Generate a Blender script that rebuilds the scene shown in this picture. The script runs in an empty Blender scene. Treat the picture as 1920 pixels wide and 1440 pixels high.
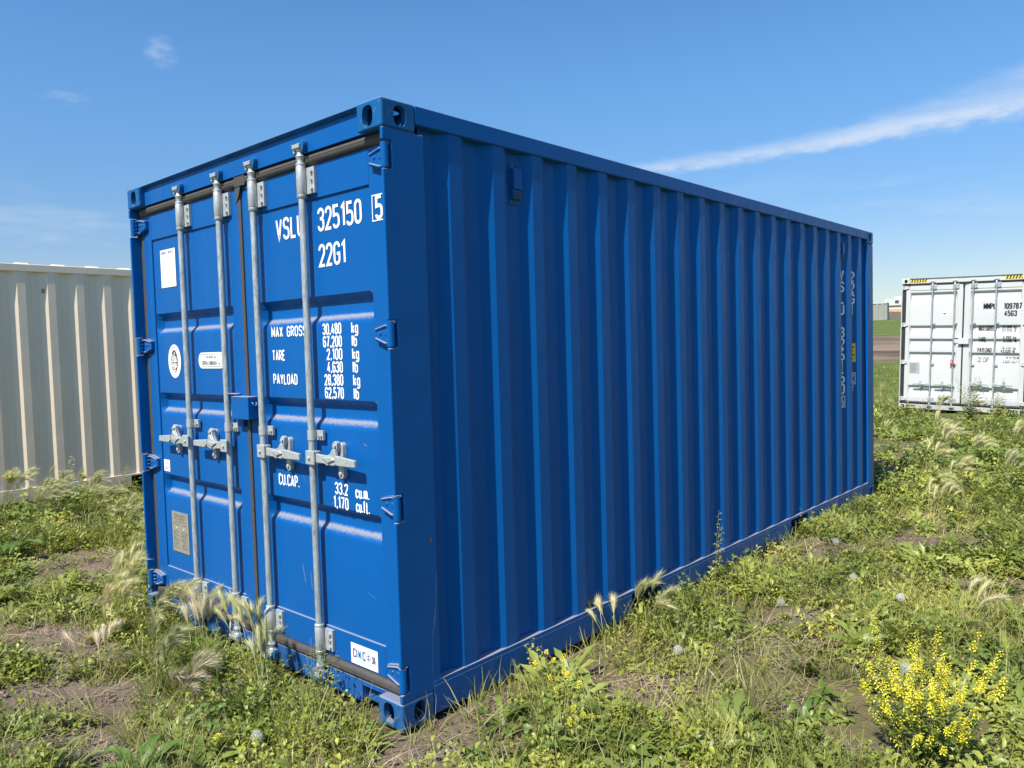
import bpy, bmesh, math, random
import numpy as np
from mathutils import Vector, Matrix, Euler

rng = np.random.default_rng(7)
random.seed(7)
S = bpy.context.scene
PI = math.pi

# ------------------------------------------------------------------ camera, sky, sun, exposure
CAM = Vector((2.4545, -1.9975, 1.5836))
cam_data = bpy.data.cameras.new('camera')
cam_data.sensor_width = 36.0
cam_data.lens = 27.284
cam_data.clip_start = 0.05
cam_data.clip_end = 8000
cam = bpy.data.objects.new('camera', cam_data)
S.collection.objects.link(cam)
cr = Vector((0.74403313, 0.66754975, -0.02814295))
cu = Vector((-0.01162253, 0.05504597, 0.99841617))
cf = Vector((-0.66804162, 0.74252762, -0.04871465))
cam.matrix_world = Matrix(((cr.x, cu.x, -cf.x, CAM.x), (cr.y, cu.y, -cf.y, CAM.y),
                           (cr.z, cu.z, -cf.z, CAM.z), (0, 0, 0, 1)))
S.camera = cam
SUN_EL = math.radians(52.0)
SUN_AZ = math.radians(4.5)          # from -Y towards +X
SUN_DIR = Vector((math.sin(SUN_AZ) * math.cos(SUN_EL), -math.cos(SUN_AZ) * math.cos(SUN_EL), math.sin(SUN_EL)))
sun_data = bpy.data.lights.new('sun', 'SUN')
sun_data.energy = 4.8
sun_data.angle = math.radians(0.55)
sun_data.color = (1.0, 0.955, 0.88)
sun = bpy.data.objects.new('sun', sun_data)
sun.rotation_euler = SUN_DIR.to_track_quat('Z', 'Y').to_euler()
sun.location = (0, 0, 30)
S.collection.objects.link(sun)
SKY_STRENGTH = 0.095
S.view_settings.view_transform = 'Standard'
S.view_settings.look = 'None'
S.view_settings.gamma = 1
S.view_settings.use_curve_mapping = False
S.view_settings.exposure = 0.62
S.cycles.max_bounces = 8
S.cycles.transparent_max_bounces = 8

world = bpy.data.worlds.new('World')
S.world = world
world.use_nodes = True


class NT:
    """tiny helper for node trees"""
    def __init__(s, tree):
        s.t = tree
        tree.nodes.clear()

    def n(s, kind, **kw):
        nd = s.t.nodes.new(kind)
        for k, v in kw.items():
            setattr(nd, k, v)
        return nd

    def l(s, a, b):
        s.t.links.new(a, b)

    def val(s, sock, v):
        if isinstance(v, (int, float)):
            sock.default_value = v
        elif isinstance(v, (tuple, list)):
            sock.default_value = v
        else:
            s.l(v, sock)

    def m(s, op, a, b=0.0, c=None, clamp=False):
        nd = s.n('ShaderNodeMath', operation=op)
        nd.use_clamp = clamp
        s.val(nd.inputs[0], a)
        s.val(nd.inputs[1], b)
        if c is not None:
            s.val(nd.inputs[2], c)
        return nd.outputs[0]

    def ramp(s, x, lo, hi, a=0.0, b=1.0):
        nd = s.n('ShaderNodeMapRange')
        nd.interpolation_type = 'SMOOTHSTEP'
        s.val(nd.inputs[0], x)
        s.val(nd.inputs[1], lo)
        s.val(nd.inputs[2], hi)
        s.val(nd.inputs[3], a)
        s.val(nd.inputs[4], b)
        return nd.outputs[0]

    def mix(s, f, a, b):
        nd = s.n('ShaderNodeMix', data_type='RGBA')
        s.val(nd.inputs[0], f)
        s.val(nd.inputs[6], a if not isinstance(a, tuple) else (*a[:3], 1))
        s.val(nd.inputs[7], b if not isinstance(b, tuple) else (*b[:3], 1))
        return nd.outputs[2]

    def noise(s, vec, scale, detail=3.0, rough=0.55, out=0):
        nd = s.n('ShaderNodeTexNoise')
        if vec is not None:
            s.l(vec, nd.inputs['Vector'])
        nd.inputs['Scale'].default_value = scale
        nd.inputs['Detail'].default_value = detail
        nd.inputs['Roughness'].default_value = rough
        return nd.outputs[out]

    def mapv(s, vec, scale=(1, 1, 1), loc=(0, 0, 0), rot=(0, 0, 0)):
        nd = s.n('ShaderNodeMapping')
        s.l(vec, nd.inputs[0])
        nd.inputs[1].default_value = loc
        nd.inputs[2].default_value = rot
        nd.inputs[3].default_value = scale
        return nd.outputs[0]


def build_sky():
    w = NT(world.node_tree)
    out = w.n('ShaderNodeOutputWorld')
    bg = w.n('ShaderNodeBackground')
    bg.inputs[1].default_value = SKY_STRENGTH
    sky = w.n('ShaderNodeTexSky', sky_type='NISHITA')
    sky.sun_disc = False
    sky.sun_elevation = SUN_EL
    sky.sun_rotation = PI - SUN_AZ
    sky.altitude = 700
    sky.air_density = 1.0
    sky.dust_density = 0.6
    sky.ozone_density = 2.2
    tc = w.n('ShaderNodeTexCoord')
    sep = w.n('ShaderNodeSeparateXYZ')
    w.l(tc.outputs['Generated'], sep.inputs[0])
    x, y, z = sep.outputs
    az = w.m('MULTIPLY', w.m('ARCTAN2', x, y), 180 / PI)
    el = w.m('MULTIPLY', w.m('ARCSINE', z), 180 / PI)
    cmb = w.n('ShaderNodeCombineXYZ')
    w.l(az, cmb.inputs[0])
    w.l(el, cmb.inputs[1])
    ae = cmb.outputs[0]
    # streaky cirrus band
    nz = w.noise(w.mapv(ae, (0.12, 0.55, 1), (3.1, 1.7, 0)), 1.0, 6, 0.62)
    nf = w.noise(w.mapv(ae, (0.5, 1.3, 1), (0, 4, 0), (0, 0, -0.25)), 1.0, 5, 0.6)
    t = w.m('MULTIPLY', w.m('ADD', az, 33.0), 1 / 24.4)                    # 0 at the start, 1 at the frame's right edge
    cen = w.m('ADD', w.m('MULTIPLY', t, 1.45), 12.35)
    low = w.m('SUBTRACT', cen, w.m('ADD', 0.75, w.m('MULTIPLY', t, -0.05)))
    top = w.m('ADD', cen, w.m('ADD', 0.25, w.m('MULTIPLY', w.m('MAXIMUM', w.m('SUBTRACT', t, 0.45), 0), 3.8)))
    elw = w.m('ADD', el, w.m('MULTIPLY', w.m('SUBTRACT', nf, 0.5), 1.1))
    lo_f = w.ramp(w.m('SUBTRACT', elw, low), -0.25, 0.55)
    hi_f = w.ramp(w.m('SUBTRACT', top, elw), -0.2, 1.0)
    core = w.ramp(w.m('ABSOLUTE', w.m('SUBTRACT', elw, w.m('SUBTRACT', cen, 0.15))), 0.0, w.m('ADD', w.m('MULTIPLY', t, 0.55), 0.60), 0.46, 0.0)
    veil = w.m('MULTIPLY', w.m('MULTIPLY', lo_f, hi_f), w.ramp(nz, 0.25, 0.72, 0.08, 0.36))
    dens = w.m('ADD', veil, w.m('MULTIPLY', core, w.ramp(nf, 0.28, 0.7, 0.35, 1.0)))
    ends = w.m('MULTIPLY', w.ramp(az, -38.0, -30.0), w.ramp(az, 15.0, 40.0, 1.0, 0.0))
    band = w.m('MULTIPLY', dens, ends)
    # small wisp high on the left
    def blob(a0, e0, sa, se, amp):
        da = w.m('DIVIDE', w.m('SUBTRACT', az, a0), sa)
        de = w.m('DIVIDE', w.m('SUBTRACT', el, e0), se)
        q = w.m('ADD', w.m('MULTIPLY', da, da), w.m('MULTIPLY', de, de))
        return w.m('MULTIPLY', w.ramp(q, 0.0, 1.0, amp, 0.0), w.ramp(nf, 0.35, 0.75))
    small = w.m('ADD', blob(-65.3, 19.4, 1.3, 1.2, 0.30), blob(-71.0, 16.0, 1.8, 0.6, 0.25))
    # thin low cirrus all round near the horizon
    nl = w.noise(w.mapv(tc.outputs['Generated'], (3.0, 3.0, 16.0)), 1.6, 5, 0.6)
    lowc = w.m('MULTIPLY', w.m('MULTIPLY', w.ramp(nl, 0.48, 0.75), 0.30),
               w.m('MULTIPLY', w.ramp(el, 1.0, 4.0), w.ramp(el, 6.5, 13.0, 1.0, 0.0)))
    cloud = w.m('ADD', w.m('ADD', band, small), lowc, clamp=True)
    hsv = w.n('ShaderNodeHueSaturation')
    w.l(w.ramp(el, -1.0, 10.0, 0.98, 1.25), hsv.inputs['Saturation'])
    w.l(w.ramp(el, 0.0, 16.0, 0.512, 0.499), hsv.inputs['Hue'])
    w.l(sky.outputs[0], hsv.inputs['Color'])
    w.l(w.ramp(el, -2.0, 22.0, 0.70, 1.29), hsv.inputs['Value'])
    col = w.mix(cloud, hsv.outputs[0], (5.6, 6.0, 6.6))
    w.l(col, bg.inputs[0])
    w.l(bg.outputs[0], out.inputs[0])


build_sky()

# ------------------------------------------------------------------ object helpers
COL = S.collection


class MB:
    def __init__(s):
        s.v, s.f, s.mi = [], [], []

    def add(s, vs, fs, mi=0):
        o = len(s.v)
        s.v += [tuple(p) for p in vs]
        s.f += [tuple(i + o for i in f) for f in fs]
        s.mi += [mi] * len(fs)
        return s

    def box(s, x0, x1, y0, y1, z0, z1, mi=0):
        v = [(x, y, z) for x in (x0, x1) for y in (y0, y1) for z in (z0, z1)]
        return s.add(v, [(0, 1, 3, 2), (4, 6, 7, 5), (0, 4, 5, 1), (2, 3, 7, 6), (0, 2, 6, 4), (1, 5, 7, 3)], mi)

    def tube(s, p0, p1, r, n=10, r1=None, caps=True, mi=0):
        p0, p1 = Vector(p0), Vector(p1)
        r1 = r if r1 is None else r1
        d = (p1 - p0).normalized()
        a = d.orthogonal().normalized()
        b = d.cross(a)
        vs = []
        for p, rr in ((p0, r), (p1, r1)):
            for i in range(n):
                t = 2 * PI * i / n
                vs.append(p + (a * math.cos(t) + b * math.sin(t)) * rr)
        fs = [(i, (i + 1) % n, n + (i + 1) % n, n + i) for i in range(n)]
        if caps:
            fs += [tuple(range(n))[::-1], tuple(range(n, 2 * n))]
        return s.add(vs, fs, mi)

    def path(s, pts, r, n=6, mi=0, taper=1.0):
        pts = [Vector(p) for p in pts]
        vs, fs = [], []
        for k, p in enumerate(pts):
            d = (pts[min(k + 1, len(pts) - 1)] - pts[max(k - 1, 0)]).normalized()
            a = d.cross(Vector((0.31, 0.17, 0.93))).normalized()
            b = d.cross(a)
            rr = r * (1 + (taper - 1) * k / max(1, len(pts) - 1))
            for i in range(n):
                t = 2 * PI * i / n
                vs.append(p + (a * math.cos(t) + b * math.sin(t)) * rr)
        for k in range(len(pts) - 1):
            for i in range(n):
                fs.append((k * n + i, k * n + (i + 1) % n, (k + 1) * n + (i + 1) % n, (k + 1) * n + i))
        fs += [tuple(range(n))[::-1], tuple(range((len(pts) - 1) * n, len(pts) * n))]
        return s.add(vs, fs, mi)

    def lathe(s, cx, cy, prof, n=16, mi=0):
        vs = [(cx + r * math.cos(2 * PI * i / n), cy + r * math.sin(2 * PI * i / n), z) for r, z in prof for i in range(n)]
        fs = [(k * n + i, k * n + (i + 1) % n, (k + 1) * n + (i + 1) % n, (k + 1) * n + i)
              for k in range(len(prof) - 1) for i in range(n)]
        fs += [tuple(range(n))[::-1], tuple(range((len(prof) - 1) * n, len(prof) * n))]
        return s.add(vs, fs, mi)

    def prism(s, poly, axis, a0, a1, mi=0):
        def P(u, w, a):
            return {'x': (a, u, w), 'y': (u, a, w), 'z': (u, w, a)}[axis]
        n = len(poly)
        vs = [P(u, w, a0) for u, w in poly] + [P(u, w, a1) for u, w in poly]
        fs = [(i, (i + 1) % n, n + (i + 1) % n, n + i) for i in range(n)]
        fs += [tuple(range(n))[::-1], tuple(range(n, 2 * n))]
        return s.add(vs, fs, mi)

    def grid(s, rows, mi=0):
        n = len(rows[0])
        vs = [p for r in rows for p in r]
        fs = [(k * n + i, k * n + i + 1, (k + 1) * n + i + 1, (k + 1) * n + i)
              for k in range(len(rows) - 1) for i in range(n - 1)]
        return s.add(vs, fs, mi)

    def mesh(s, name, mats, smooth=False, recalc=True):
        me = bpy.data.meshes.new(name)
        me.from_pydata(s.v, [], s.f)
        for m in (mats if isinstance(mats, (list, tuple)) else [mats]):
            me.materials.append(m)
        if any(s.mi):
            me.polygons.foreach_set('material_index', s.mi)
        if recalc:
            bm = bmesh.new()
            bm.from_mesh(me)
            bmesh.ops.recalc_face_normals(bm, faces=bm.faces)
            bm.to_mesh(me)
            bm.free()
        if smooth:
            me.shade_smooth()
            if smooth != 'all':
                me.set_sharp_from_angle(angle=math.radians(38))
        me.update()
        return me

    def build(s, name, mats, parent=None, loc=(0, 0, 0), smooth=False, bevel=0.0, seg=2, recalc=True):
        me = s.mesh(name, mats, smooth, recalc)
        return link(name, me, parent, loc, bevel, seg)


def link(name, me, parent=None, loc=(0, 0, 0), bevel=0.0, seg=2):
    o = bpy.data.objects.new(name, me)
    COL.objects.link(o)
    o.location = loc
    if parent is not None:
        o.parent = parent
    if bevel:
        b = o.modifiers.new('bevel', 'BEVEL')
        b.width = bevel
        b.segments = seg
        b.limit_method = 'ANGLE'
        b.angle_limit = math.radians(40)
        b.harden_normals = True
        if me is not None:
            me.shade_smooth()
    return o


def tag(o, label=None, cat=None, group=None, kind=None):
    if label: o['label'] = label
    if cat: o['category'] = cat
    if group: o['group'] = group
    if kind: o['kind'] = kind
    return o


def empty(name, loc=(0, 0, 0), rot=(0, 0, 0)):
    o = bpy.data.objects.new(name, None)
    o.empty_display_size = 0.2
    COL.objects.link(o)
    o.location = loc
    o.rotation_euler = rot
    return o


# ------------------------------------------------------------------ materials
def new_mat(name):
    m = bpy.data.materials.new(name)
    m.use_nodes = True
    t = NT(m.node_tree)
    out = t.n('ShaderNodeOutputMaterial')
    b = t.n('ShaderNodeBsdfPrincipled')
    t.l(b.outputs[0], out.inputs[0])
    return m, t, b, out


def plain(name, col, rough=0.5, metal=0.0, var=0.06, scale=20.0, spec=0.5):
    m, t, b, out = new_mat(name)
    tc = t.n('ShaderNodeTexCoord')
    nz = t.noise(tc.outputs['Object'], scale, 4)
    c = t.mix(nz, tuple(x * (1 - var) for x in col), tuple(min(1, x * (1 + var)) for x in col))
    t.l(c, b.inputs['Base Color'])
    b.inputs['Roughness'].default_value = rough
    b.inputs['Metallic'].default_value = metal
    b.inputs['Specular IOR Level'].default_value = spec
    return m


def paint(name, col, rough=0.36, dust=(0.42, 0.36, 0.29), dust_amt=0.9, chips=0.0, wave=0.35, scuff=0.25, sheen=0.04, mud=0.4, tint=(1, 1, 1)):
    m, t, b, out = new_mat(name)
    geo = t.n('ShaderNodeNewGeometry')
    pos = geo.outputs['Position']
    big = t.noise(pos, 1.3, 3)
    fine = t.noise(t.mapv(pos, (9, 9, 2.2)), 2.0, 5, 0.65)
    c = t.mix(big, tuple(x * 0.93 for x in col), tuple(x * 1.07 for x in col))
    # faint vertical rain streaks and rubbed patches of road dust
    streak = t.noise(t.mapv(pos, (26, 26, 0.9)), 1.0, 4, 0.6)
    rub = t.m('MULTIPLY', t.ramp(streak, 0.52, 0.8), t.ramp(big, 0.42, 0.7))
    c = t.mix(t.m('MULTIPLY', rub, scuff * 0.35), c, dust)
    # mud splashed up from the ground
    sz = t.n('ShaderNodeSeparateXYZ')
    t.l(pos, sz.inputs[0])
    spl = t.m('ADD', t.ramp(sz.outputs[2], 0.0, 0.42, 0.30, -0.10), t.m('MULTIPLY', t.m('SUBTRACT', t.noise(pos, 26.0, 5, 0.7), 0.5), 0.9))
    c = t.mix(t.m('MULTIPLY', t.ramp(spl, 0.12, 0.42), mud), c, (0.16, 0.13, 0.10))
    # fine scratches
    sc = t.noise(t.mapv(pos, (60, 60, 5), (0, 0, 0), (0.5, 0.3, 0)), 1.0, 2, 0.5)
    sm = t.m('MULTIPLY', t.ramp(sc, 0.74, 0.78), t.ramp(fine, 0.5, 0.62))
    c = t.mix(t.m('MULTIPLY', sm, 0.30), c, tuple(min(1, x * 0.5 + 0.3) for x in col))
    # dust settled on upward faces
    sep = t.n('ShaderNodeSeparateXYZ')
    t.l(geo.outputs['Normal'], sep.inputs[0])
    dn = t.noise(pos, 95.0, 5, 0.75)
    up = t.ramp(t.m('ADD', sep.outputs[2], t.m('MULTIPLY', t.m('SUBTRACT', dn, 0.5), 0.55)), 0.42, 0.68)
    c = t.mix(t.m('MULTIPLY', up, dust_amt), c, dust)
    ro = t.m('ADD', t.ramp(fine, 0.3, 0.7, rough - 0.05, rough + 0.1), t.m('MULTIPLY', up, 0.35))
    if chips > 0:
        v = t.n('ShaderNodeTexNoise')
        t.l(pos, v.inputs['Vector'])
        v.inputs['Scale'].default_value = 38.0
        v.inputs['Detail'].default_value = 6.0
        edge = t.ramp(geo.outputs['Pointiness'], 0.53, 0.62)
        ch = t.m('MULTIPLY', t.ramp(v.outputs[0], 0.60, 0.64), chips)
        c = t.mix(ch, c, (0.16, 0.16, 0.15))
    t.l(c, b.inputs['Base Color'])
    t.l(ro, b.inputs['Roughness'])
    b.inputs['Specular IOR Level'].default_value = 0.32
    b.inputs['Specular Tint'].default_value = (*tint, 1)
    b.inputs['Sheen Weight'].default_value = sheen
    b.inputs['Sheen Roughness'].default_value = 0.45
    b.inputs['Sheen Tint'].default_value = (0.8, 0.72, 0.62, 1)
    bump = t.n('ShaderNodeBump')
    bump.inputs['Strength'].default_value = wave
    bump.inputs['Distance'].default_value = 0.009
    h = t.m('ADD', t.noise(pos, 3.2, 2), t.m('MULTIPLY', t.noise(pos, 160.0, 2), 0.008))
    t.l(h, bump.inputs['Height'])
    t.l(bump.outputs[0], b.inputs['Normal'])
    return m


def galvanised():
    m, t, b, out = new_mat('galvanised_steel')
    geo = t.n('ShaderNodeNewGeometry')
    pos = geo.outputs['Position']
    v = t.n('ShaderNodeTexVoronoi')
    t.l(t.mapv(pos, (1, 1, 0.5)), v.inputs['Vector'])
    v.inputs['Scale'].default_value = 90
    n1 = t.ramp(t.noise(t.mapv(pos, (1, 1, 0.22)), 75, 5, 0.75), 0.15, 0.75)
    c = t.mix(n1, (0.17, 0.20, 0.205), (0.46, 0.51, 0.52))
    sp = t.n('ShaderNodeSeparateColor')
    t.l(v.outputs['Color'], sp.inputs[0])
    c = t.mix(t.m('MULTIPLY', sp.outputs[0], 0.22), c, (0.62, 0.67, 0.68))
    n2 = t.noise(t.mapv(pos, (1, 1, 0.15)), 45, 3, 0.6)
    c = t.mix(t.m('MULTIPLY', t.ramp(n2, 0.66, 0.74), 0.5), c, (0.17, 0.16, 0.15))
    t.l(c, b.inputs['Base Color'])
    b.inputs['Metallic'].default_value = 0.4
    t.l(t.ramp(n1, 0.3, 0.7, 0.36, 0.55), b.inputs['Roughness'])
    return m


M = {}
M['blue'] = paint('blue_container_paint', (0.0, 0.087, 0.312), rough=0.40, dust=(0.34, 0.31, 0.26), scuff=0.05, dust_amt=0.66, sheen=0.05, mud=0.16, tint=(0.35, 0.7, 1.0))
M['blue_casting'] = paint('blue_casting_paint', (0.004, 0.092, 0.27), rough=0.45, chips=0.3, dust_amt=0.4, mud=0.22, sheen=0.02, tint=(0.45, 0.75, 1.0))
M['beige'] = paint('beige_container_paint', (0.87, 0.715, 0.535), rough=0.4, dust_amt=0.25, dust=(0.6, 0.55, 0.45))
M['white_paint'] = paint('white_container_paint', (0.525, 0.535, 0.52), rough=0.4, dust_amt=0.15, dust=(0.6, 0.58, 0.52))
M['grey_paint'] = paint('weathered_grey_paint', (0.27, 0.28, 0.245), rough=0.5, dust_amt=0.3)
M['galv'] = galvanised()
M['cast_grey'] = plain('cast_zinc', (0.44, 0.465, 0.46), 0.48, 0.35, 0.35, 55)
M['rubber'] = plain('weathered_rubber', (0.064, 0.057, 0.052), 0.62, 0, 0.35, 40)
M['print_white'] = plain('white_vinyl', (0.82, 0.82, 0.80), 0.45, 0, 0.03, 30)
M['print_black'] = plain('black_vinyl', (0.025, 0.025, 0.03), 0.5, 0, 0.1, 30)
M['print_brown'] = plain('dark_print', (0.085, 0.065, 0.060), 0.5, 0, 0.1, 30)
M['print_navy'] = plain('navy_print', (0.05, 0.045, 0.24), 0.5, 0, 0.1, 30)
M['print_cyan'] = plain('cyan_print', (0.03, 0.50, 0.62), 0.5, 0, 0.1, 30)
M['print_yellow'] = plain('yellow_vinyl', (0.80, 0.52, 0.02), 0.5, 0, 0.06, 30)
M['plate'] = plain('etched_plate', (0.36, 0.33, 0.27), 0.42, 0.3, 0.12, 50)
M['plate_ink'] = plain('etched_ink', (0.12, 0.115, 0.10), 0.5, 0.1, 0.3, 60)
M['rivet'] = plain('bright_rivet', (0.78, 0.78, 0.76), 0.3, 0.4, 0.05, 50)
M['dark_steel'] = plain('dark_bolt_steel', (0.10, 0.10, 0.10), 0.5, 0.5, 0.2, 60)
M['rope'] = plain('frayed_white_rope', (0.66, 0.64, 0.58), 0.8, 0, 0.2, 80)
M['red'] = plain('red_seal_plastic', (0.40, 0.06, 0.05), 0.5, 0, 0.1, 40)
M['ply'] = plain('plywood_floor', (0.14, 0.09, 0.05), 0.8, 0, 0.2, 15)

# ------------------------------------------------------------------ stroke lettering
def fil(pts, closed=False, step=0.045):
    """polyline with rounded corners: pts are (x, y[, r])"""
    P = [(p[0], p[1], p[2] if len(p) > 2 else 0.0) for p in pts]
    out = []
    n = len(P)
    for i, (x, y, r) in enumerate(P):
        if r <= 0 or (not closed and i in (0, n - 1)):
            out.append((x, y))
            continue
        a, b = P[i - 1], P[(i + 1) % n]
        p = Vector((x, y))
        da = Vector((a[0], a[1])) - p
        db = Vector((b[0], b[1])) - p
        la, lb = da.length, db.length
        da.normalize(); db.normalize()
        ang = da.angle(db)
        d = min(r / math.tan(ang / 2), la * 0.5 if a[2] > 0 else la * 0.98, lb * 0.5 if b[2] > 0 else lb * 0.98)
        rr = d * math.tan(ang / 2)
        c = p + (da + db).normalized() * (rr / math.sin(ang / 2))
        s0 = p + da * d - c
        s1 = p + db * d - c
        t0 = math.atan2(s0.y, s0.x)
        dt = math.atan2(s1.y, s1.x) - t0
        while dt > PI: dt -= 2 * PI
        while dt < -PI: dt += 2 * PI
        k = 6
        for q in range(k + 1):
            t = t0 + dt * q / k
            out.append((c.x + rr * math.cos(t), c.y + rr * math.sin(t)))
    return out


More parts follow.
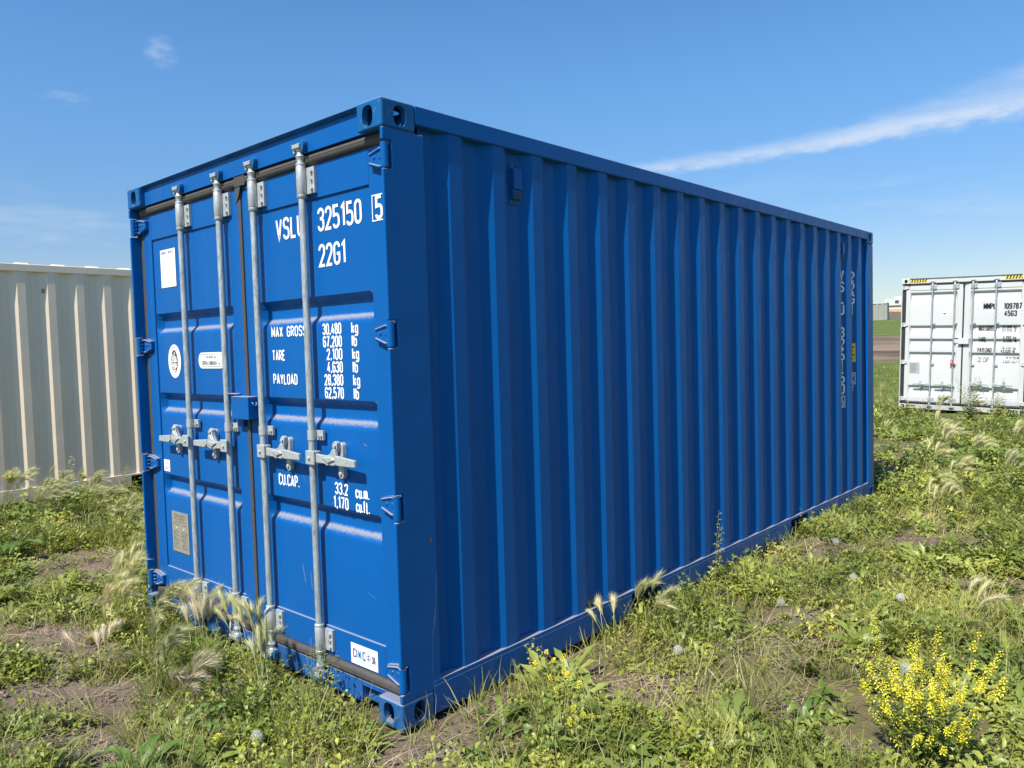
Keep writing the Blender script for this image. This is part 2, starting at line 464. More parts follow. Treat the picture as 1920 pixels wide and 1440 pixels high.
w_, h_ = 0.42, 1.0
R2 = w_ / 2
_C = (lambda *p: ('c', p))
_O = (lambda *p: ('o', p))
GL = {
    '0': (w_, [_C((0, 0, R2), (w_, 0, R2), (w_, 1, R2), (0, 1, R2))]),
    '1': (0.24, [_O((0, 0.84), (0.2, 1), (0.2, 0))]),
    '2': (w_, [_O((0, 0.76), (0, 1, R2), (w_, 1, R2), (w_, 0.62, 0.25), (0, 0), (w_, 0))]),
    '3': (w_, [_O((0, 0.80), (0, 1, R2), (w_, 1, R2), (w_, 0.54, R2), (0.14, 0.54)),
               _O((0.14, 0.54), (w_, 0.54, R2), (w_, 0, R2), (0, 0, R2), (0, 0.20))]),
    '4': (w_, [_O((0.30, 1), (0, 0.25), (w_, 0.25)), _O((0.31, 0.58), (0.31, 0))]),
    '5': (w_, [_O((w_ * 0.92, 1), (0.02, 1), (0.02, 0.56), (w_, 0.63, R2), (w_, 0, R2), (0, 0, R2), (0, 0.16))]),
    '6': (w_, [_O((w_, 0.80), (w_, 1, R2), (0, 1, R2), (0, 0, R2), (w_, 0, R2), (w_, 0.56, R2), (0.03, 0.56))]),
    '7': (w_, [_O((0, 1), (w_, 1), (0.14, 0))]),
    '8': (w_, [_C((0, 0, R2), (w_, 0, R2), (w_, 0.52, R2), (0, 0.52, R2)), _C((0.02, 0.53, R2), (w_ - 0.02, 0.53, R2), (w_ - 0.02, 1, R2), (0.02, 1, R2))]),
    '9': (w_, [_O((0, 0.20), (0, 0, R2), (w_, 0, R2), (w_, 1, R2), (0, 1, R2), (0, 0.44, R2), (w_ - 0.03, 0.44))]),
    'V': (w_, [_O((0, 1), (R2, 0), (w_, 1))]),
    'S': (w_, [_O((w_, 0.80), (w_, 1, R2), (0, 1, R2), (0, 0.53, R2), (w_, 0.53, R2), (w_, 0, R2), (0, 0, R2), (0, 0.20))]),
    'L': (w_ * 0.86, [_O((0, 1), (0, 0), (w_ * 0.86, 0))]),
    'U': (w_, [_O((0, 1), (0, 0, R2), (w_, 0, R2), (w_, 1))]),
    'M': (w_ * 1.25, [_O((0, 0), (0, 1), (w_ * 0.625, 0.25), (w_ * 1.25, 1), (w_ * 1.25, 0))]),
    'A': (w_ * 1.05, [_O((0, 0), (w_ * 0.525, 1), (w_ * 1.05, 0)), _O((0.1, 0.28), (0.34, 0.28))]),
    'J': (w_ * 0.8, [_O((w_ * 0.8, 1), (w_ * 0.8, 0, 0.17), (0, 0, 0.17), (0, 0.2))]),
    'X': (w_, [_O((0, 0), (w_, 1)), _O((0, 1), (w_, 0))]),
    'G': (w_, [_O((w_, 0.78), (w_, 1, R2), (0, 1, R2), (0, 0, R2), (w_, 0, R2), (w_, 0.48), (R2, 0.48))]),
    'R': (w_, [_O((0, 0), (0, 1), (w_, 1, R2), (w_, 0.48, R2), (0.03, 0.48)), _O((0.2, 0.46), (w_, 0))]),
    'P': (w_, [_O((0, 0), (0, 1), (w_, 1, R2), (w_, 0.46, R2), (0.03, 0.46))]),
    'B': (w_, [_C((0, 0), (w_, 0, R2), (w_, 0.52, R2), (0, 0.52)), _O((0, 0.56), (0, 1), (w_, 1, R2), (w_, 0.52, R2), (0.2, 0.52))]),
    'D': (w_, [_C((0, 0), (w_, 0, R2), (w_, 1, R2), (0, 1))]),
    'O': (w_, [_C((0, 0, R2), (w_, 0, R2), (w_, 1, R2), (0, 1, R2))]),
    'Q': (w_, [_C((0, 0, R2), (w_, 0, R2), (w_, 1, R2), (0, 1, R2)), _O((0.24, 0.2), (w_, -0.08))]),
    'C': (w_, [_O((w_, 0.76), (w_, 1, R2), (0, 1, R2), (0, 0, R2), (w_, 0, R2), (w_, 0.24))]),
    'T': (w_, [_O((0, 1), (w_, 1)), _O((R2, 0.96), (R2, 0))]),
    'E': (w_ * 0.9, [_O((w_ * 0.9, 1), (0, 1), (0, 0), (w_ * 0.9, 0)), _O((0.03, 0.52), (0.32, 0.52))]),
    'F': (w_ * 0.9, [_O((w_ * 0.9, 1), (0, 1), (0, 0)), _O((0.03, 0.52), (0.32, 0.52))]),
    'Y': (w_, [_O((0, 1), (R2, 0.45), (w_, 1)), _O((R2, 0.47), (R2, 0))]),
    'I': (0.0, [_O((0, 0), (0, 1))]),
    'N': (w_, [_O((0, 0), (0, 1), (w_, 0), (w_, 1))]),
    'H': (w_, [_O((0, 0), (0, 1)), _O((w_, 0), (w_, 1)), _O((0.03, 0.52), (w_ - 0.03, 0.52))]),
    'W': (w_ * 1.3, [_O((0, 1), (0.14, 0), (0.27, 0.8), (0.41, 0), (0.546, 1))]),
    'k': (0.34, [_O((0, 1), (0, 0)), _O((0.32, 0.68), (0.04, 0.34)), _O((0.13, 0.44), (0.34, 0))]),
    'g': (0.36, [_C((0, 0.02, 0.18), (0.36, 0.02, 0.18), (0.36, 0.68, 0.18), (0, 0.68, 0.18)), _O((0.36, 0.72), (0.36, -0.26, 0.18), (0, -0.26, 0.18), (0, -0.16))]),
    'l': (0.0, [_O((0, 0), (0, 1))]),
    'b': (0.36, [_O((0, 1), (0, 0)), _C((0, 0, 0.18), (0.36, 0, 0.18), (0.36, 0.68, 0.18), (0, 0.68, 0.18))]),
    'c': (0.34, [_O((0.34, 0.5), (0.34, 0.68, 0.17), (0, 0.68, 0.17), (0, 0, 0.17), (0.34, 0, 0.17), (0.34, 0.18))]),
    'u': (0.34, [_O((0, 0.7), (0, 0, 0.17), (0.34, 0, 0.17), (0.34, 0.7)), _O((0.34, 0.3), (0.34, 0))]),
    'm': (0.52, [_O((0, 0), (0, 0.7)), _O((0, 0.5), (0, 0.68, 0.13), (0.26, 0.68, 0.13), (0.26, 0)), _O((0.26, 0.5), (0.26, 0.68, 0.13), (0.52, 0.68, 0.13), (0.52, 0))]),
    'n': (0.34, [_O((0, 0), (0, 0.7)), _O((0, 0.4), (0, 0.68, 0.17), (0.34, 0.68, 0.17), (0.34, 0))]),
    'q': (0.36, [_C((0, 0.02, 0.18), (0.36, 0.02, 0.18), (0.36, 0.68, 0.18), (0, 0.68, 0.18)), _O((0.36, 0.7), (0.36, -0.28))]),
    'i': (0.0, [_O((0, 0), (0, 0.68)), _O((0, 0.86), (0, 0.98))]),
    'r': (0.24, [_O((0, 0), (0, 0.7)), _O((0, 0.45), (0, 0.68, 0.15), (0.24, 0.68))]),
    'y': (0.34, [_O((0, 0.7), (0.17, 0)), _O((0.34, 0.7), (0.1, -0.28))]),
    'e': (0.34, [_O((0.02, 0.36), (0.34, 0.36), (0.34, 0.68, 0.17), (0, 0.68, 0.17), (0, 0, 0.17), (0.34, 0, 0.17))]),
    'o': (0.34, [_C((0, 0, 0.17), (0.34, 0, 0.17), (0.34, 0.68, 0.17), (0, 0.68, 0.17))]),
    'f': (0.26, [_O((0.26, 1), (0.08, 1, 0.1), (0.08, 0)), _O((0, 0.66), (0.24, 0.66))]),
    't': (0.26, [_O((0.08, 0.95), (0.08, 0, 0.1), (0.26, 0)), _O((0, 0.66), (0.24, 0.66))]),
    '.': (0.04, [_O((0.02, 0), (0.02, 0.12))]),
    ',': (0.06, [_O((0.05, 0.12), (0.0, -0.12))]),
    ':': (0.04, [_O((0.02, 0), (0.02, 0.12)), _O((0.02, 0.5), (0.02, 0.62))]),
    '/': (0.3, [_O((0, 0), (0.3, 1))]),
    '\u4e2d': (0.8, [_C((0, 0.3), (0.8, 0.3), (0.8, 0.8), (0, 0.8)), _O((0.4, 1), (0.4, -0.05))]),
    '\u96c6': (0.85, [_O((0.25, 1), (0.0, 0.7)), _O((0.2, 0.85), (0.2, 0.38)), _O((0.5, 1), (0.55, 0.86)), _O((0.2, 0.83), (0.8, 0.83)),
                      _O((0.2, 0.68), (0.75, 0.68)), _O((0.2, 0.53), (0.75, 0.53)), _O((0.2, 0.39), (0.85, 0.39)), _O((0.48, 0.83), (0.48, 0.39)),
                      _O((0.0, 0.24), (0.85, 0.24)), _O((0.43, 0.34), (0.43, -0.06)), _O((0.40, 0.22), (0.04, -0.02)), _O((0.46, 0.22), (0.82, -0.02))]),
}


def stroke_strip(pts, hw, closed):
    """offset both sides of a polyline -> list of (left, right)"""
    n = len(pts)
    if not closed:
        q = [pts[0]]
        for p in pts[1:]:
            if (Vector(p) - Vector(q[-1])).length > 1e-5:
                q.append(p)
        pts = q
        n = len(pts)
    L = []
    for i in range(n):
        p = Vector(pts[i])
        a = Vector(pts[i - 1]) if (i > 0 or closed) else None
        b = Vector(pts[(i + 1) % n]) if (i < n - 1 or closed) else None
        d0 = (p - a).normalized() if a is not None and (p - a).length > 1e-7 else None
        d1 = (b - p).normalized() if b is not None and (b - p).length > 1e-7 else None
        if d0 is None: d0 = d1
        if d1 is None: d1 = d0
        n0 = Vector((-d0.y, d0.x)); n1 = Vector((-d1.y, d1.x))
        mm = (n0 + n1)
        if mm.length < 1e-4:
            mm = n0.copy()
        mm.normalize()
        k = min(2.2, 1 / max(0.3, mm.dot(n0)))
        L.append((p + mm * hw * k, p - mm * hw * k))
    return L


def text_polys(s, height, stroke, wide=1.0, gap=0.20):
    """text as quads in a plane: list of strokes, each a list of (left, right) pairs; returns (strips, width)"""
    x = 0.0
    strips = []
    for ch in s:
        if ch == ' ':
            x += (w_ * 0.8 + gap) * wide
            continue
        w, st = GL[ch]
        for kind, pts in st:
            pl = fil(pts, kind == 'c')
            pl = [((x + px * wide) * height, py * height) for px, py in pl]
            dense = []
            m = len(pl)
            for i in range(m if kind == 'c' else m - 1):
                a, b = Vector(pl[i]), Vector(pl[(i + 1) % m])
                k = max(1, int((b - a).length / 0.009))
                for q in range(k):
                    dense.append(tuple(a.lerp(b, q / k)))
            if kind != 'c':
                dense.append(pl[-1])
            strip = stroke_strip(dense, stroke * height / 2, kind == 'c')
            if kind == 'c':
                strip = strip + [strip[0]]
            strips.append(strip)
        x += (w + gap) * wide
    return strips, (x - gap * wide) * height


def text_into(mb, s, height, at, P, stroke=0.15, wide=1.0, gap=0.20, width=None, align='l', mi=0, across=1):
    """P(u, v, k) -> 3-D point, k is a small lift per stroke so crossing strokes never share a plane"""
    if width:
        gap = stroke + 0.085
        _, w1 = text_polys(s, height, stroke, 1.0, 0.0)
        n = len(s) - 1
        # advance = (glyph + gap) * wide in text_polys, so split the wanted width between glyphs and gaps
        wide = max(0.3, (width / height - stroke) * 1.0 / (w1 / height + gap * n))
    strips, w = text_polys(s, height, stroke, wide, gap)
    sx = 1.0
    at = (at[0] + (stroke * height / 2 if align == 'l' else -stroke * height / 2 if align == 'r' else 0), at[1])
    off = {'l': 0, 'r': -w * sx, 'c': -w * sx / 2}[align]
    for k, strip in enumerate(strips):
        rows = []
        for a, b in strip:
            rows.append([P(at[0] + off + (a.x + (b.x - a.x) * q / across) * sx, at[1] + a.y + (b.y - a.y) * q / across, k) for q in range(across + 1)])
        mb.grid(rows, mi)
    return mb


# ------------------------------------------------------------------ containers
def face_hole(mb, o, ex, ey, w, h, cx, cy, hw, hh, nin, depth=0.028, pw=2.8):
    """rectangular plate with a rounded hole and the hole's wall"""
    o, ex, ey, nin = Vector(o), Vector(ex), Vector(ey), Vector(nin)
    q = 0.012
    angs = [2 * PI * i / 28 for i in range(28)]
    for qx in (q, w - q):
        for qy in (q, h - q):
            angs.append(math.atan2(qy - cy, qx - cx) % (2 * PI))
    angs = sorted(set(round(a, 5) for a in angs))
    A, B, C, side = [], [], [], []
    for a in angs:
        c, s = math.cos(a), math.sin(a)
        tx = ((w - q - cx) / c if c > 0 else (q - cx) / c) if abs(c) > 1e-6 else 1e9
        ty = ((h - q - cy) / s if s > 0 else (q - cy) / s) if abs(s) > 1e-6 else 1e9
        t = min(tx, ty)
        r = (abs(c / hw) ** pw + abs(s / hh) ** pw) ** (-1 / pw)
        u, v = cx + c * t, cy + s * t
        side.append((u, v))
        A.append(o + ex * u + ey * v)
        B.append(o + ex * (cx + c * r) + ey * (cy + s * r))
        C.append(B[-1] + nin * depth)
    n = len(angs)
    fs = [(i, (i + 1) % n, n + (i + 1) % n, n + i) for i in range(n)]
    fs += [(n + i, n + (i + 1) % n, 2 * n + (i + 1) % n, 2 * n + i) for i in range(n)]
    K = [o, o + ex * w, o + ex * w + ey * h, o + ey * h]
    on = (lambda p: abs(p[1] - q) < 1e-4, lambda p: abs(p[0] - w + q) < 1e-4, lambda p: abs(p[1] - h + q) < 1e-4, lambda p: abs(p[0] - q) < 1e-4)
    key = (lambda p: p[0], lambda p: p[1], lambda p: -p[0], lambda p: -p[1])
    for e in range(4):
        idx = sorted([i for i in range(n) if on[e](side[i])], key=lambda i: key[e](side[i]))
        fs.append((3 * n + e, 3 * n + (e + 1) % 4) + tuple(idx[::-1]))
    mb.add(A + B + C + K, fs)


def casting_mesh(sx, sy, sz, mat):
    """corner casting; the outer corner sits at the origin and the block reaches towards sx, sy, sz"""
    X, Y, Z = 0.162, 0.178, 0.118
    mb = MB()
    ex, ey, ez = Vector((sx, 0, 0)), Vector((0, sy, 0)), Vector((0, 0, sz))
    O = Vector((0, 0, 0))
    face_hole(mb, O, ex, ez, X, Z, 0.089, 0.062, 0.034, 0.043, ey)        # end face
    face_hole(mb, O, ey, ez, Y, Z, 0.095, 0.062, 0.032, 0.043, ex)        # side face
    face_hole(mb, O, ex, ey, X, Y, 0.085, 0.095, 0.032, 0.06, ez)         # top or bottom face
    for a, b, c in ((ex * X, ey * Y, ez * Z), (ey * Y, ex * X, ez * Z), (ez * Z, ex * X, ey * Y)):
        mb.add([a, a + b, a + b + c, a + c], [(0, 1, 2, 3)])
    me = mb.mesh('corner_casting', mat, recalc=False)
    bm = bmesh.new()
    bm.from_mesh(me)
    bmesh.ops.remove_doubles(bm, verts=bm.verts, dist=0.0004)
    bmesh.ops.recalc_face_normals(bm, faces=bm.faces)
    lay = bm.edges.layers.float.new('bevel_weight_edge')
    for e in bm.edges:
        c = (e.verts[0].co + e.verts[1].co) / 2
        on = sum(1 for v, m_ in zip(c, (X, Y, Z)) if abs(v) < 1e-4 or abs(abs(v) - m_) < 1e-4)
        on2 = all(sum(1 for v, m_ in zip(w.co, (X, Y, Z)) if abs(v) < 1e-4 or abs(abs(v) - m_) < 1e-4) >= 3 for w in e.verts)
        e[lay] = 1.0 if on >= 2 and on2 else 0.0
    bm.to_mesh(me)
    bm.free()
    return me


def corr_profile(y0, y1, first, pitch, depth=0.036, scale=1.0):
    """(y, x) profile of a trapezoid corrugated side, x=0 outer face; 'first' is where an outer flat begins"""
    a, b = 0.262 * pitch, 0.243 * pitch
    k0 = math.floor((y0 - first) / pitch) - 1
    pts = []
    k = k0
    while first + k * pitch < y1 + pitch:
        s = first + k * pitch
        pts += [(s, 0.0), (s + a, 0.0), (s + a + b, -depth), (s + pitch - b, -depth)]
        k += 1
    def ev(y):
        for (ya, xa), (yb, xb) in zip(pts, pts[1:]):
            if ya <= y <= yb:
                return xa + (xb - xa) * (y - ya) / (yb - ya)
        return -depth
    res = [(y0, ev(y0))] + [p for p in pts if y0 + 0.004 < p[0] < y1 - 0.004] + [(y1, ev(y1))]
    return res, ev


W = 2.438


def container(nm, label, group, loc, rot, L, H, mats, spec):
    pm, cm = mats
    root = empty(nm, loc, rot)
    tag(root, label, 'shipping container', group)
    HZ = spec['hinge_z']
    first, pitch = spec['first'], spec['pitch']
    # corner castings
    for x, sx in ((0, -1), (-W, 1)):
        for y, sy in ((0, 1), (L, -1)):
            for z, sz in ((H, -1), (0, 1)):
                me = casting_mesh(sx, sy, sz, cm)
                cc = link('corner_casting', me, root, (x, y, z), 0.010, 3)
                cc.modifiers['bevel'].limit_method = 'WEIGHT'
                cc.modifiers['bevel'].harden_normals = False
                me.shade_flat()
    # corner posts (door end: notched lip for the hinges)
    for side in (0, 1):
        mb = MB()
        def bx(x0, x1, y0, y1, z0, z1):
            if side == 0: mb.box(x0, x1, y0, y1, z0, z1)
            else: mb.box(-W - x1, -W - x0, y0, y1, z0, z1)
        pr = [(0.2215, 0.118), (0.0015, 0.118)]
        for hz in sorted(HZ):
            pr += [(0.0015, hz - 0.056), (0.046, hz - 0.056), (0.046, hz + 0.056), (0.0015, hz + 0.056)]
        pr += [(0.0015, H - 0.118), (0.2215, H - 0.118)]
        mb.prism(pr, 'x', *((-0.018, -0.001) if side == 0 else (-W + 0.001, -W + 0.018)))
        bx(-0.115, -0.0185, 0.120, 0.220, 0.119, H - 0.119)
        mb.build('corner_post', pm, root, bevel=0.006, seg=3)
        mb = MB()
        bx(-0.12, -0.001, L - 0.17, L - 0.0015, 0.118, H - 0.118)
        mb.build('corner_post', pm, root, bevel=0.012, seg=3)
    # side rails
    for side in (0, 1):
        f = (lambda a, b: (a, b)) if side == 0 else (lambda a, b: (-W - b, -W - a))
        mb = MB()
        mb.box(*f(-0.06, 0.0), 0.178, L - 0.178, H - 0.082, H - 0.0015)
        mb.build('top_side_rail', pm, root, bevel=0.006)
        mb = MB()
        fp = spec['forks']
        segs = [0.1795] + [v for p in fp for v in p] + [L - 0.1795]
        for i in range(0, len(segs), 2):
            mb.box(*f(-0.05, 0.0), segs[i], segs[i + 1], 0.016, 0.138)
        mb.box(*f(-0.055, -0.0005), 0.1795, L - 0.1795, 0.1385, 0.158)
        mb.build('bottom_side_rail', pm, root, bevel=0.002)
        # corrugated side
        prof, ev = corr_profile(0.218, L - 0.165, first, pitch)
        xo = -0.008
        mb = MB()
        zz = [0.156, 0.2, H * 0.5, H - 0.1, H - 0.080]
        rows = [[((xo + x) if side == 0 else (-W - xo - x), y, z) for y, x in prof] for z in zz]
        mb.grid(rows)
        o = mb.build('side_panel', pm, root, recalc=False)
        if side == 0:
            tip = o
    # roof, floor, end wall
    mb = MB()
    rows = []
    y = 0.178
    rp = []
    while y < L - 0.3:
        rp += [(y, 0), (y + 0.10, 0), (y + 0.125, 0.02), (y + 0.235, 0.02), (y + 0.26, 0)]
        y += 0.36 if spec.get('roof_hi') else 0.26
    hi = 0.012 if spec.get('roof_hi') else -0.012
    for x in (-W + 0.06, -W + 0.10, -0.10, -0.06):
        edge = x in (-W + 0.06, -0.06)
        rows.append([(x, yy, H - 0.012 + (0 if edge else zz_ + hi)) for yy, zz_ in rp] + [(x, L - 0.1, H - 0.012)])
    mb.grid(rows)
    mb.build('roof', pm, root, recalc=False)
    MB().box(-W + 0.06, -0.06, 0.13, L - 0.1, 0.125, 0.155).build('floor', M['ply'], root)
    cmm = MB().box(-W + 0.052, -0.052, 0, 0.05, 0.03, 0.124).mesh('cross_member', pm)
    yy = 0.3
    while yy < L - 0.2:
        if not any(a - 0.1 < yy < b + 0.1 for a, b in spec['forks']):
            link('cross_member', cmm, root, (0, yy, 0))
        yy += 0.3
    prof, _ = corr_profile(-W + 0.12, -0.12, -W + 0.2, 0.25, 0.045)
    MB().grid([[(y_, L - 0.02 + x_, z) for y_, x_ in prof] for z in (0.12, H - 0.1)]).build('end_wall', pm, root, recalc=False)
    for (a, b) in spec['forks']:
        MB().box(-W + 0.06, -0.06, a - 0.006, a, 0.017, 0.123).build('fork_pocket_wall', pm, root)
        MB().box(-W + 0.06, -0.06, b, b + 0.006, 0.017, 0.123).build('fork_pocket_wall', pm, root)
    # end rails at the rear
    for za, zb in ((H - 0.11, H - 0.004), (0.02, 0.12)):
        MB().box(-W + 0.163, -0.163, L - 0.1, L - 0.004, za, zb).build('end_rail', pm, root)
    # vents
    for vy in spec['vents']:
        vx = -0.008 - 0.036
        mb = MB()
        z1 = H - 0.128
        mb.box(vx + 0.001, vx + 0.005, vy - 0.036, vy + 0.036, z1 - 0.205, z1)
        mb.prism([(vx + 0.005, z1 - 0.03), (vx + 0.030, z1 - 0.035), (vx + 0.032, z1 - 0.13), (vx + 0.022, z1 - 0.135), (vx + 0.018, z1 - 0.175), (vx + 0.005, z1 - 0.18)], 'y', vy - 0.030, vy + 0.030)
        v = mb.build('vent', pm, root, bevel=0.003)
        lv = MB().box(vx + 0.012, vx + 0.0245, vy - 0.027, vy + 0.027, -0.003, 0).mesh('louvre', M['dark_steel'])
        for k in range(5):
            link('louvre', lv, v, (0, 0, z1 - 0.142 - k * 0.008))
        rv = MB().tube((0, 0, 0), (0.005, 0, 0), 0.006, 8).mesh('rivet', M['dark_steel'])
        for py, pz in ((-0.02, -0.014), (0.016, -0.014), (0, -0.193)):
            link('rivet', rv, v, (vx + 0.004, vy + py, z1 + pz))
    # door header and sill
    mb = MB()
    mb.box(-W + 0.163, -0.163, 0.036, 0.125, H - 0.112, H - 0.016)
    mb.prism([(0.034, H - 0.0155), (0.012, H - 0.0040), (0.012, H - 0.0025), (0.140, H - 0.0025), (0.140, H - 0.0155)], 'x', -W + 0.163, -0.163)
    mb.build('door_header', pm, root, bevel=0.004)
    mb = MB()
    mb.box(-W + 0.335, -0.335, 0.050, 0.125, 0.018, 0.118)
    for x0, x1 in ((-0.334, -0.163), (-W + 0.163, -W + 0.334)):
        mb.box(x0, x1, 0.085, 0.125, 0.018, 0.118)
        mb.box(x0, x1, 0.050, 0.084, 0.095, 0.118)
    mb.build('door_sill', pm, root, bevel=0.004)
    doors(root, H, mats, spec)
    return root


def doors(root, H, mats, spec):
    pm, cm = mats
    YF, YP = 0.060, 0.069
    zb, zt = spec['zb'], spec['zt']
    pz0, pz1 = spec['pz0'], spec['pz1']
    dep = 0.045 if spec.get('crisp') else 0.036
    xr_c, xl_c = -1.205, -1.233          # inner edges at the centre gasket

    if spec.get('crisp'):
        FT, FV = (0.0, 0.06, 0.94, 1.0), (1.0, 0.97, 0.03, 0.0)
    else:
        FT, FV = (0.0, 0.12, 0.32, 0.55, 0.75, 0.9, 1.0), (1.0, 0.95, 0.72, 0.36, 0.12, 0.025, 0.0)

    def pdepth(z):
        for z0 in spec['rec']:
            a, b, c, d = z0, z0 - spec['rt'], z0 - spec['rb'], z0 - spec['rh']
            if d < z < a:
                if z > b: return dep * (a - z) / (a - b)
                if z > c: return dep
                return dep * float(np.interp((c - z) / (c - d), FT, FV))
        return 0.0

    D = {}
    for side in ('right', 'left'):
        if side == 'right':
            x0, x1, px0, px1 = xr_c, -spec['edge'], -1.092, -0.172
        else:
            x0, x1, px0, px1 = -W + spec['edge'], xl_c, -2.272, -1.340
        mb = MB()
        mb.box(x0, px0 - 0.0005, YF, 0.112, zb, zt)
        mb.box(px1 + 0.0005, x1, YF, 0.112, zb, zt)
        mb.box(px0, px1, YF, 0.111, pz1, zt)
        mb.box(px0, px1, YF, 0.111, zb, pz0)
        d = mb.build('door', pm, root, bevel=0.004)
        D[side] = d
        rows = []
        zl = [(pz0, 0)]
        for z0 in sorted(spec['rec']):
            zl += [(z0 - spec['rb'] - (spec['rh'] - spec['rb']) * t, v) for t, v in zip(FT[::-1], FV[::-1])]
            zl += [(z0 - spec['rt'], 1), (z0, 0)]
        zl.append((pz1, 0))
        xs = [(px0, 0), (px0 + 0.004, 0), (px0 + 0.026, 1), (px1 - 0.026, 1), (px1 - 0.004, 0), (px1, 0)]
        for z, kz in zl:
            rows.append([(x, YP + dep * kz * kx, z) for x, kx in xs])
        MB().grid(rows).build('door_panel', pm, d, recalc=False, smooth=True)
        # door gasket
        mb = MB()
        def ribs_h(xa, xb, za, zb2):
            m = (za + zb2) / 2
            hw2 = (zb2 - za) / 2
            pr = [(0.075, za)] + [(0.056 - 0.016 * math.cos(q) * (0.86 if abs(q) < 0.05 else 1.0), m + hw2 * math.sin(q)) for q in (-1.5, -1.15, -0.8, -0.4, -0.12, 0.0, 0.12, 0.4, 0.8, 1.15, 1.5)] + [(0.075, zb2)]
            mb.prism(pr, 'x', xa, xb)
        ribs_h(x0 if side == 'right' else x0, x1, zt + 0.001, zt + 0.046)
        ribs_h(x0, x1, zb - 0.047, zb - 0.001)
        if side == 'right':
            mb.box(x1 + 0.001, -0.0195, 0.062, 0.10, zb - 0.046, zt + 0.045)
        else:
            mb.box(-W + 0.0195, x0 - 0.001, 0.062, 0.10, zb - 0.046, zt + 0.045)
            c0, c1 = xl_c + 0.001, xr_c - 0.001
            mb.prism([(c0, 0.08), (c0, 0.054), (c0 + 0.008, 0.049), (c1 - 0.008, 0.049), (c1, 0.054), (c1, 0.08)], 'z', zb - 0.05, zt + 0.05)
            mb.box(c0 - 0.008, c1 + 0.07, 0.040, 0.0455, zt - 0.002, zt + 0.054)
            mb.prism([(c0 - 0.008, zt - 0.004), (c1 + 0.02, zt - 0.004), (c1 + 0.002, zt - 0.05), (c0 - 0.002, zt - 0.085)], 'y', 0.043, 0.0482)
        mb.build('gasket', M[spec['gasket']], d, bevel=0.002)
        # hinges
        for hz in spec['hinge_z']:
            s = 1 if side == 'right' else -1
            X = (lambda u: u) if side == 'right' else (lambda u: -W - u)
            mb = MB()
            mb.prism([(X(-0.016), hz - 0.045), (X(-0.07), hz - 0.045), (X(-0.142), hz - 0.022), (X(-0.142), hz + 0.030), (X(-0.07), hz + 0.045), (X(-0.016), hz + 0.045)], 'y', 0.040, 0.0595)
            mb.path([(X(-0.03), 0.038, hz - 0.036), (X(-0.07), 0.038, hz - 0.036), (X(-0.135), 0.040, hz - 0.014)], 0.0055, 6)
            mb.path([(X(-0.03), 0.038, hz + 0.036), (X(-0.07), 0.038, hz + 0.036), (X(-0.135), 0.040, hz + 0.022)], 0.0055, 6)
            mb.tube((X(-0.066), 0.041, hz + 0.006), (X(-0.066), 0.036, hz + 0.006), 0.009, 10)
            mb.tube((X(-0.105), 0.041, hz + 0.006), (X(-0.105), 0.036, hz + 0.006), 0.007, 10)
            mb.tube((X(-0.016), 0.022, hz - 0.050), (X(-0.016), 0.022, hz + 0.050), 0.0165, 14)
            for q in (-0.03, -0.01, 0.012, 0.034):
                mb.box(min(X(-0.016), X(-0.048)), max(X(-0.016), X(-0.048)), 0.027, 0.041, hz + q - 0.004, hz + q + 0.004)
            mb.build('hinge', pm, d, smooth=True)
    # lock rods
    BOLT = MB().tube((0, 0, 0), (0, -0.0115, 0), 0.0085, 8).mesh('bolt', M['cast_grey'], True)
    BOLT_S = MB().tube((0, 0, 0), (0, -0.011, 0), 0.006, 8).mesh('bolt', M['galv'], True)
    HOLE = MB().tube((0, 0, 0), (0, -0.012, 0), 0.005, 8).mesh('grease_hole', M['dark_steel'], True)
    RX = (-1.822, -1.388, -1.046, -0.620)
    ry = 0.030
    top = H - 0.108
    for i, rx in enumerate(RX):
        s = -1 if i < 2 else 1
        rod = MB().lathe(rx, ry, [(0.0165, spec['rod_b']), (0.0165, top - 0.03)], 18).build('lock_rod', M['galv'], root, smooth=True)
        for (z0, z1) in spec['guides']:
            mb = MB()
            mb.lathe(rx, ry, [(0.0195, z0 - 0.012), (0.0225, z0 - 0.008), (0.0225, z0 + 0.002), (0.0205, z0 + 0.004), (0.0228, z0 + 0.008), (0.0228, z1 - 0.006), (0.0205, z1), (0.0225, z1 + 0.002), (0.0225, z1 + 0.010), (0.0195, z1 + 0.013)], 20)
            mb.box(rx + 0.012, rx + 0.080, 0.044, 0.0585, z0 + 0.006, z1 - 0.010)
            mb.box(rx - 0.045, rx - 0.012, 0.048, 0.0590, z0 + 0.008, z1 - 0.012)
            g = mb.build('rod_guide', M['cast_grey'], rod, smooth=True)
            for q in (0.03, 0.5, 0.97):
                zz = z0 + 0.022 + (z1 - z0 - 0.05) * q
                link('bolt', BOLT if q != 0.5 else BOLT_S, rod, (rx + 0.062, 0.0445, zz))
                if q != 0.5:
                    link('grease_hole', HOLE, rod, (rx - 0.014, ry - 0.012, zz))
        for zc in spec['straps']:
            mb = MB()
            mb.lathe(rx, ry, [(0.0198, zc - 0.022), (0.0198, zc + 0.022)], 18)
            mb.box(rx + 0.008, rx + 0.066, 0.046, 0.0585, zc - 0.022, zc + 0.022)
            mb.build('rod_strap', M['cast_grey'], rod, smooth=True)
            for u in (0.036, 0.054):
                link('bolt', BOLT_S, rod, (rx + u, 0.047, zc - 0.004))
